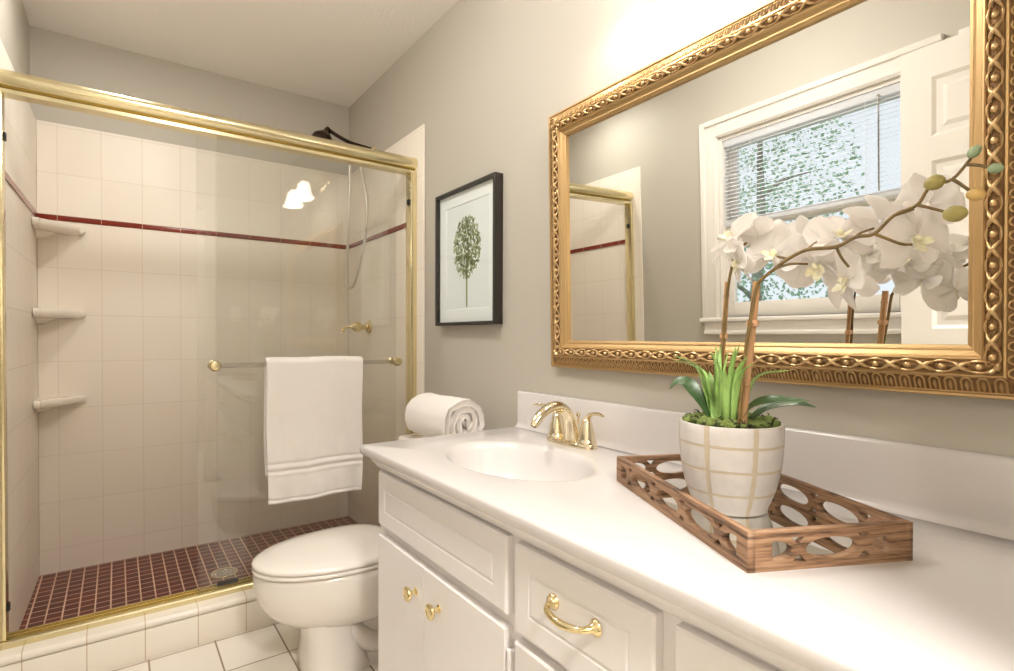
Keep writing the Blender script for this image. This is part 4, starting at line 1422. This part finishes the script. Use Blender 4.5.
def f_track(bm):
    prof = [(-0.036, 0.0005), (-0.036, 0.016), (-0.033, 0.020), (-0.026, 0.0215), (-0.020, 0.0215), (-0.019, 0.010), (0.004, 0.010), (0.005, 0.021), (0.008, 0.021), (0.009, 0.010), (0.028, 0.010), (0.029, 0.021), (0.036, 0.021), (0.036, 0.0005)]
    loft(bm, [[Vector((x, YDOOR + y, CURB_Z + z)) for y, z in prof] for x in (X0, X1)])
spart('bottom_track', M['brass_satin'], f_track)
spart('door_guide', M['black'], lambda bm: box(bm, 0.300, 0.372, YDOOR + 0.0095, YDOOR + 0.020, CURB_Z + 0.0105, CURB_Z + 0.034, 0.002))
YO, YI = YDOOR - 0.013, YDOOR + 0.0175
inner = spart('glass_panel', M['glass'], lambda bm: box(bm, 0.305, X1 - 0.034, YI - 0.003, YI + 0.003, CURB_Z + 0.014, ZH0 - 0.009))
outer_p = spart('glass_panel', M['glass'], lambda bm: box(bm, 0.235, 1.008, YO - 0.003, YO + 0.003, CURB_Z + 0.014, ZH0 - 0.009))
YBAR, ZBAR, BX_0, BX_1 = 2.178, 0.984, 0.284, 0.985
spart('towel_bar', M['acrylic'], lambda bm: tube(bm, [(BX_0 - 0.004, YBAR, ZBAR), (BX_1 + 0.004, YBAR, ZBAR)], 0.0085, 20), outer_p)
for x in (BX_0, BX_1):
    def f_post(bm, x=x):
        lathe(bm, [(0.017, 0.0), (0.017, 0.004), (0.011, 0.008), (0.0085, 0.016), (0.0085, 0.034), (0.014, 0.042), (0.018, 0.050), (0.020, 0.060), (0.019, 0.070), (0.014, 0.076), (0.0, 0.078)], 24, align((0, -1, 0), (x, YO - 0.0032, ZBAR)))
    spart('bar_post', M['brass_satin'], f_post, outer_p)
    def f_nut(bm, x=x):
        lathe(bm, [(0.014, 0.0), (0.014, 0.005), (0.010, 0.010), (0.0, 0.011)], 20, align((0, 1, 0), (x, YO + 0.0032, ZBAR)))
    spart('bar_washer', M['brass_satin'], f_nut, outer_p)

# hanging towel
tw = tag(empty('bath_towel', (0.636, YBAR, ZBAR)), 'white bath towel hanging over the bar of the shower door', 'towel')
bm = bmesh.new()
WY_, NXT = 0.372, 44
rise = 0.0215
prof = []
def zfall(s0, z0, z1, n, y):
    return [(y, z0 + (z1 - z0) * k / n) for k in range(n + 1)]
frontp = [(-0.019, z) for z in [-0.525 + 0.0035 * k for k in range(51)] + [-0.343 + 0.0114 * k for k in range(31)]]
arc = [(-0.019 * math.cos(a), 0.004 + 0.0165 * math.sin(a)) for a in [PI * k / 10 for k in range(11)]]
backp = [(0.019, -0.004 - 0.012 * k) for k in range(36)]
prof = frontp + arc + backp
def tpoint(i, j, off):
    u = i / NXT * 2 - 1
    y, z = prof[j]
    front_ = j < len(frontp)
    drop = max(0.0, -z) / 0.525
    x = u * WY_ / 2 * (1.0 - 0.02 * drop + 0.012 * math.sin(z * 14 + u))
    dy = 0.0
    if front_:
        dy = -0.006 * drop * (1 + math.sin(u * 4.2 + 0.8)) - 0.004 * drop * math.sin(u * 9 + z * 7)
        zz = z + 0.006 * drop * math.sin(u * 3.0) - 0.014 * drop * u * 0.3
        zr_ = z + 0.525
        # dobby bands and hem
        for c, w, h in ((0.150, 0.0045, -0.0045), (0.122, 0.0045, -0.0045), (0.136, 0.007, 0.0030), (0.110, 0.006, 0.0020), (0.014, 0.0035, -0.0040)):
            if abs(zr_ - c) < w * 2:
                dy -= h * math.exp(-((zr_ - c) / w) ** 2)
    else:
        zz = z
    n_ = noise.noise(Vector((x * 9, z * 7, 2.0))) * 0.004 * (0.3 + drop)
    sgn = -1 if j < len(frontp) + 5 else 1
    n_ += 0.0022 * noise.noise(Vector((x * 28, z * 20, 7.0)))
    return Vector((x, y + dy + (n_ if front_ else 0) , zz + (0.004 * math.sin(u * 5) * 0.25 if not front_ else 0)))
def normal2(j):
    a, b = prof[max(0, j - 1)], prof[min(len(prof) - 1, j + 1)]
    t = Vector((0, b[0] - a[0], b[1] - a[1])).normalized()
    return Vector((0, -t.z, t.y)) if True else t
rows = []
for j in range(len(prof)):
    nn = normal2(j)
    outv, innv = [], []
    for i in range(NXT + 1):
        p = tpoint(i, j, 0)
        e = 0.0065
        edge = min(i, NXT - i)
        k = 0.55 if edge == 0 else (0.85 if edge == 1 else 1.0)
        if j in (0, len(prof) - 1):
            k *= 0.6
        outv.append(p + nn * e * k)
        innv.append(p - nn * e * k)
    rows.append(outv + list(reversed(innv)))
loft(bm, rows)
finish(bm, 'towel_cloth', M['towel'], tw, smooth=70)

# corner shelves
def corner_shelf(z, label):
    o = empty('corner_shelf', (XL + TL_, YB - TT, z))
    tag(o, label, 'shelf')
    R = 0.168
    def outline(k, ins=0.0):
        pts = [(0.0005, -0.0005)]
        pts.append((R * k, -0.0005))
        pts.append((R * k, -0.022 * k))
        for q in range(1, 12):
            a = q / 12 * PI / 2
            # shallow scooped front edge between the two wall ends
            x = R * k * (1 - math.sin(a) ** 0.9 * 0.86)
            y = -R * k * (1 - math.cos(a) ** 0.9 * 0.86)
            x0, y0 = R * k * math.cos(a), -R * k * math.sin(a)
            m_ = 0.55
            pts.append((x * (1 - m_) + x0 * m_, y * (1 - m_) + y0 * m_))
        pts.append((0.022 * k, -R * k))
        pts.append((0.0005, -R * k))
        return pts
    bm = bmesh.new()
    rings = [[Vector((x, y, zz)) for x, y in outline(k)] for zz, k in ((-0.040, 0.62), (-0.037, 0.82), (-0.030, 0.95), (-0.020, 1.0), (-0.004, 1.0), (0.0, 0.985))]
    loft(bm, rings)
    finish(bm, 'shelf_plate', M['ceramic'], o, smooth=45)
    bm = bmesh.new()
    loft(bm, [[Vector((0.0005, -0.0005, zz)), Vector((r_, -0.0005, zz)), Vector((r_ * 0.75, -r_ * 0.75, zz)), Vector((0.0005, -r_, zz))] for zz, r_ in ((-0.066, 0.014), (-0.058, 0.038), (-0.0395, 0.070))])
    finish(bm, 'bracket', M['ceramic'], o, smooth=45)
corner_shelf(1.582, 'white ceramic corner shelf just under the red tile line, topmost of three')
corner_shelf(1.205, 'white ceramic corner shelf between the other two, middle of three')
corner_shelf(0.818, 'white ceramic corner shelf lowest of the three above the red floor')

# shower head with hose
sh = tag(empty('shower_sprayer', (XR, 2.76, 2.085)), 'dark bronze shower head with looping hose above the brass rail', 'shower head')
HO = Vector(sh.location)
bm = bmesh.new()
lathe(bm, [(0.028, 0.0), (0.027, 0.004), (0.014, 0.012), (0.010, 0.018)], 22, align((-1, 0, 0), (-0.0005, 0, 0)))
finish(bm, 'wall_flange', M['brass_pale'], sh)
bm = bmesh.new()
arm = spline([(-0.004, 0, 0.0), (-0.07, 0, 0.006), (-0.13, 0, 0.012), (-0.19, 0, 0.030), (-0.235, 0, 0.050)], 6)
tube(bm, arm, 0.0095, 12)
finish(bm, 'shower_arm', M['bronze'], sh)
bm = bmesh.new()
ax = Vector((-0.42, -0.1, -0.90)).normalized()
lathe(bm, [(0.012, -0.075), (0.015, -0.06), (0.020, -0.045), (0.034, -0.030), (0.050, -0.012), (0.053, 0.0), (0.052, 0.008), (0.046, 0.010), (0.0, 0.009)], 28, align(ax, (-0.272, 0, -0.004)))
finish(bm, 'spray_head', M['bronze'], sh, smooth=50)
bm = bmesh.new()
hz = lambda x, y, z: Vector((x, y, z)) - HO
tube(bm, spline([hz(0.990, 2.76, 2.075), hz(1.01, 2.75, 2.03), hz(1.03, 2.72, 1.95), hz(1.04, 2.68, 1.80), hz(1.035, 2.68, 1.60), hz(1.01, 2.72, 1.42), hz(1.0, 2.745, 1.365), hz(0.99, 2.77, 1.345), hz(0.98, 2.795, 1.365), hz(0.98, 2.80, 1.45), hz(0.985, 2.785, 1.65), hz(0.985, 2.77, 1.85), hz(0.985, 2.765, 2.04)], 7), 0.0068, 10)
finish(bm, 'hose', M['hose'], sh, smooth=60)

# mixing valve
va = tag(empty('shower_valve', (XR - TT, 2.80, 1.143)), 'brass shower mixing valve with lever on the right tiled wall', 'valve')
bm = bmesh.new()
lathe(bm, [(0.038, 0.0005), (0.038, 0.004), (0.030, 0.012), (0.020, 0.016), (0.017, 0.022)], 28, align((-1, 0, 0)))
finish(bm, 'escutcheon', M['brass'], va)
bm = bmesh.new()
lathe(bm, [(0.016, 0.018), (0.016, 0.045), (0.026, 0.052), (0.029, 0.066), (0.027, 0.080), (0.018, 0.088), (0.013, 0.100), (0.0, 0.101)], 26, align((-1, 0, 0)))
hd = finish(bm, 'handle', M['brass'], va)
bm = bmesh.new()
tube(bm, spline([(-0.09, 0, 0), (-0.110, 0.01, 0.002), (-0.130, 0.02, -0.006), (-0.142, 0.025, -0.026)], 5), [0.010, 0.008, 0.007, 0.009], 12)
finish(bm, 'lever', M['brass'], hd)

# floor drain
dr = tag(empty('floor_drain', (0.385, 2.690, 0.030)), 'round metal drain with pale ring set in the red mosaic shower floor', 'drain')
bm = bmesh.new()
lathe(bm, [(0.044, 0.0003), (0.044, 0.003), (0.046, 0.0042), (0.054, 0.0042), (0.056, 0.002), (0.056, 0.0003)], 36, cap0=False, cap1=False)
finish(bm, 'rim', M['brass_pale'], dr)
holes = []
for rr_, n_ in ((0.012, 5), (0.024, 10), (0.035, 15)):
    for k in range(n_):
        a = 2 * PI * k / n_
        holes.append([(rr_ * math.cos(a) + 0.0032 * math.cos(2 * PI * q / 8), rr_ * math.sin(a) + 0.0032 * math.sin(2 * PI * q / 8)) for q in range(8)])
bm = cut_panel([(0.0438 * math.cos(2 * PI * k / 36), 0.0438 * math.sin(2 * PI * k / 36)) for k in range(36)], holes, 0.0016)
for v in bm.verts:
    v.co.z += 0.0012
finish(bm, 'grate', M['chrome'], dr, smooth=None)

# ================================================================== VANITY LIGHT AND ADDED FILL LIGHTS
vl = tag(empty('vanity_light', (XR, 0.83, 2.09)), 'two bell-shaded wall light above the mirror, seen glowing in the shower glass', 'wall light')
bm = bmesh.new()
loft(bm, [[Vector((-x, p.y, p.z)) for p in [Vector((0, 0.19 * k * math.cos(2 * PI * i / 40), 0.052 * k2 * math.sin(2 * PI * i / 40))) for i in range(40)]] for x, k, k2 in ((0.0005, 1, 1), (0.010, 1, 1), (0.018, 0.94, 0.86), (0.024, 0.85, 0.66))])
finish(bm, 'back_plate', M['brass_pale'], vl, smooth=40)
for s in (0.12, -0.12):
    bm = bmesh.new()
    tube(bm, spline([(-0.015, s * 0.8, 0.0), (-0.05, s * 0.9, 0.035), (-0.10, s, 0.055), (-0.142, s, 0.030), (-0.150, s, -0.01)], 6), 0.007, 10)
    lathe(bm, [(0.0, 0.012), (0.016, 0.010), (0.026, 0.0), (0.027, -0.012), (0.0, -0.012)], 22, Matrix.Translation((-0.150, s, -0.012)))
    finish(bm, 'arm', M['brass_pale'], vl, smooth=50)
    bm = bmesh.new()
    o_ = [(0.026, -0.022), (0.030, -0.034), (0.036, -0.055), (0.041, -0.078), (0.047, -0.100), (0.058, -0.118), (0.062, -0.122)]
    i_ = [(r - 0.003, z) for r, z in reversed(o_)]
    lathe(bm, o_ + i_, 32, Matrix.Translation((-0.150, s, 0)), cap0=True, cap1=True)
    finish(bm, 'shade', M['shade'], vl, smooth=60)
    ld = bpy.data.lights.new('bulb', 'POINT')
    ld.energy = BULB_POWER
    ld.color = LAMP_COLOR
    ld.shadow_soft_size = 0.03
    lo = bpy.data.objects.new('bulb', ld)
    COL.objects.link(lo)
    lo.parent = vl
    lo.location = (-0.150, s, -0.105)

def fill_dome_light(name, x, y, glow, label):  # glowing dome added out of view as fill light
    o = tag(empty(name, (x, y, ZC)), label, 'fill light')
    bm = bmesh.new()
    lathe(bm, [(0.0, -0.0005), (0.15, -0.0005), (0.15, -0.018), (0.142, -0.022), (0.0, -0.022)], 40)
    finish(bm, 'canopy', M['trim_white'], o)
    bm = bmesh.new()
    lathe(bm, [(0.0, -0.0225), (0.138, -0.0225), (0.140, -0.045), (0.136, -0.075), (0.122, -0.098), (0.09, -0.116), (0.05, -0.125), (0.0, -0.128)], 40)
    finish(bm, 'fill_dome', mat('fill_dome_glow', (250, 246, 240), 0.4, emit=(255, 251, 246), emit_s=glow), o, smooth=60)
fill_dome_light('added_fill_dome', 0.26, 1.25, CEILING_FILL, 'added fill light, round glowing dome on the bathroom ceiling')  # unseen fill, added to raise the brightness of the room
fill_dome_light('added_fill_dome', 0.2, -0.75, HALL_FILL, 'added fill light, round glowing dome on the hall ceiling')  # unseen fill, added to send light through the doorway towards the shower

dl = tag(empty('added_shower_fill', (0.02, 2.36, ZC)), 'added fill light, small round disc in the ceiling over the shower', 'fill light')
bm = bmesh.new()  # unseen fill disc, added to brighten the shower
lathe(bm, [(0.056, -0.0005), (0.080, -0.0005), (0.080, -0.004), (0.074, -0.007), (0.058, -0.007)], 36, cap0=False, cap1=False)
finish(bm, 'trim_ring', M['trim_white'], dl)
bm = bmesh.new()
lathe(bm, [(0.0, -0.001), (0.055, -0.001), (0.055, -0.004), (0.0, -0.005)], 32)
finish(bm, 'lens', M['fill_lens'], dl)
ld = bpy.data.lights.new('bulb', 'AREA')  # area lamp of the added shower fill
ld.shape = 'DISK'
ld.size = 0.10
ld.energy = SHOWER_FILL
ld.color = (1.0, 0.96, 0.90)
lo = bpy.data.objects.new('bulb', ld)
COL.objects.link(lo)
lo.parent = dl
lo.location = (0, 0, -0.010)

# ================================================================== SWITCH AND OUTLET
def cover_plate(name, loc, rotz, label, cat, kind):
    o = tag(empty(name, loc, rotz), label, cat)
    bm = bmesh.new()
    box(bm, 0.0005, 0.006, -0.035, 0.035, -0.057, 0.057, 0.003, 3)
    finish(bm, 'cover_plate', M['plate'], o)
    if kind == 'switch':
        bm = bmesh.new()
        box(bm, 0.0062, 0.014, -0.005, 0.005, -0.004, 0.012, 0.002)
        finish(bm, 'toggle', M['plate'], o)
    else:
        for z in (0.024, -0.024):
            bm = bmesh.new()
            loft(bm, [[Vector((x, 0.017 * math.cos(2 * PI * i / 20), z + 0.014 * math.sin(2 * PI * i / 20))) for i in range(20)] for x in (0.0062, 0.008)])
            finish(bm, 'socket', M['trim_white'], o)
cover_plate('light_switch', (0.74, YR, 1.26), PI / 2, 'white toggle light switch on the wall behind the camera', 'switch', 'switch')
cover_plate('wall_outlet', (XR, 0.10, 1.22), PI, 'white electrical outlet on the wall right of the mirror', 'outlet', 'outlet')
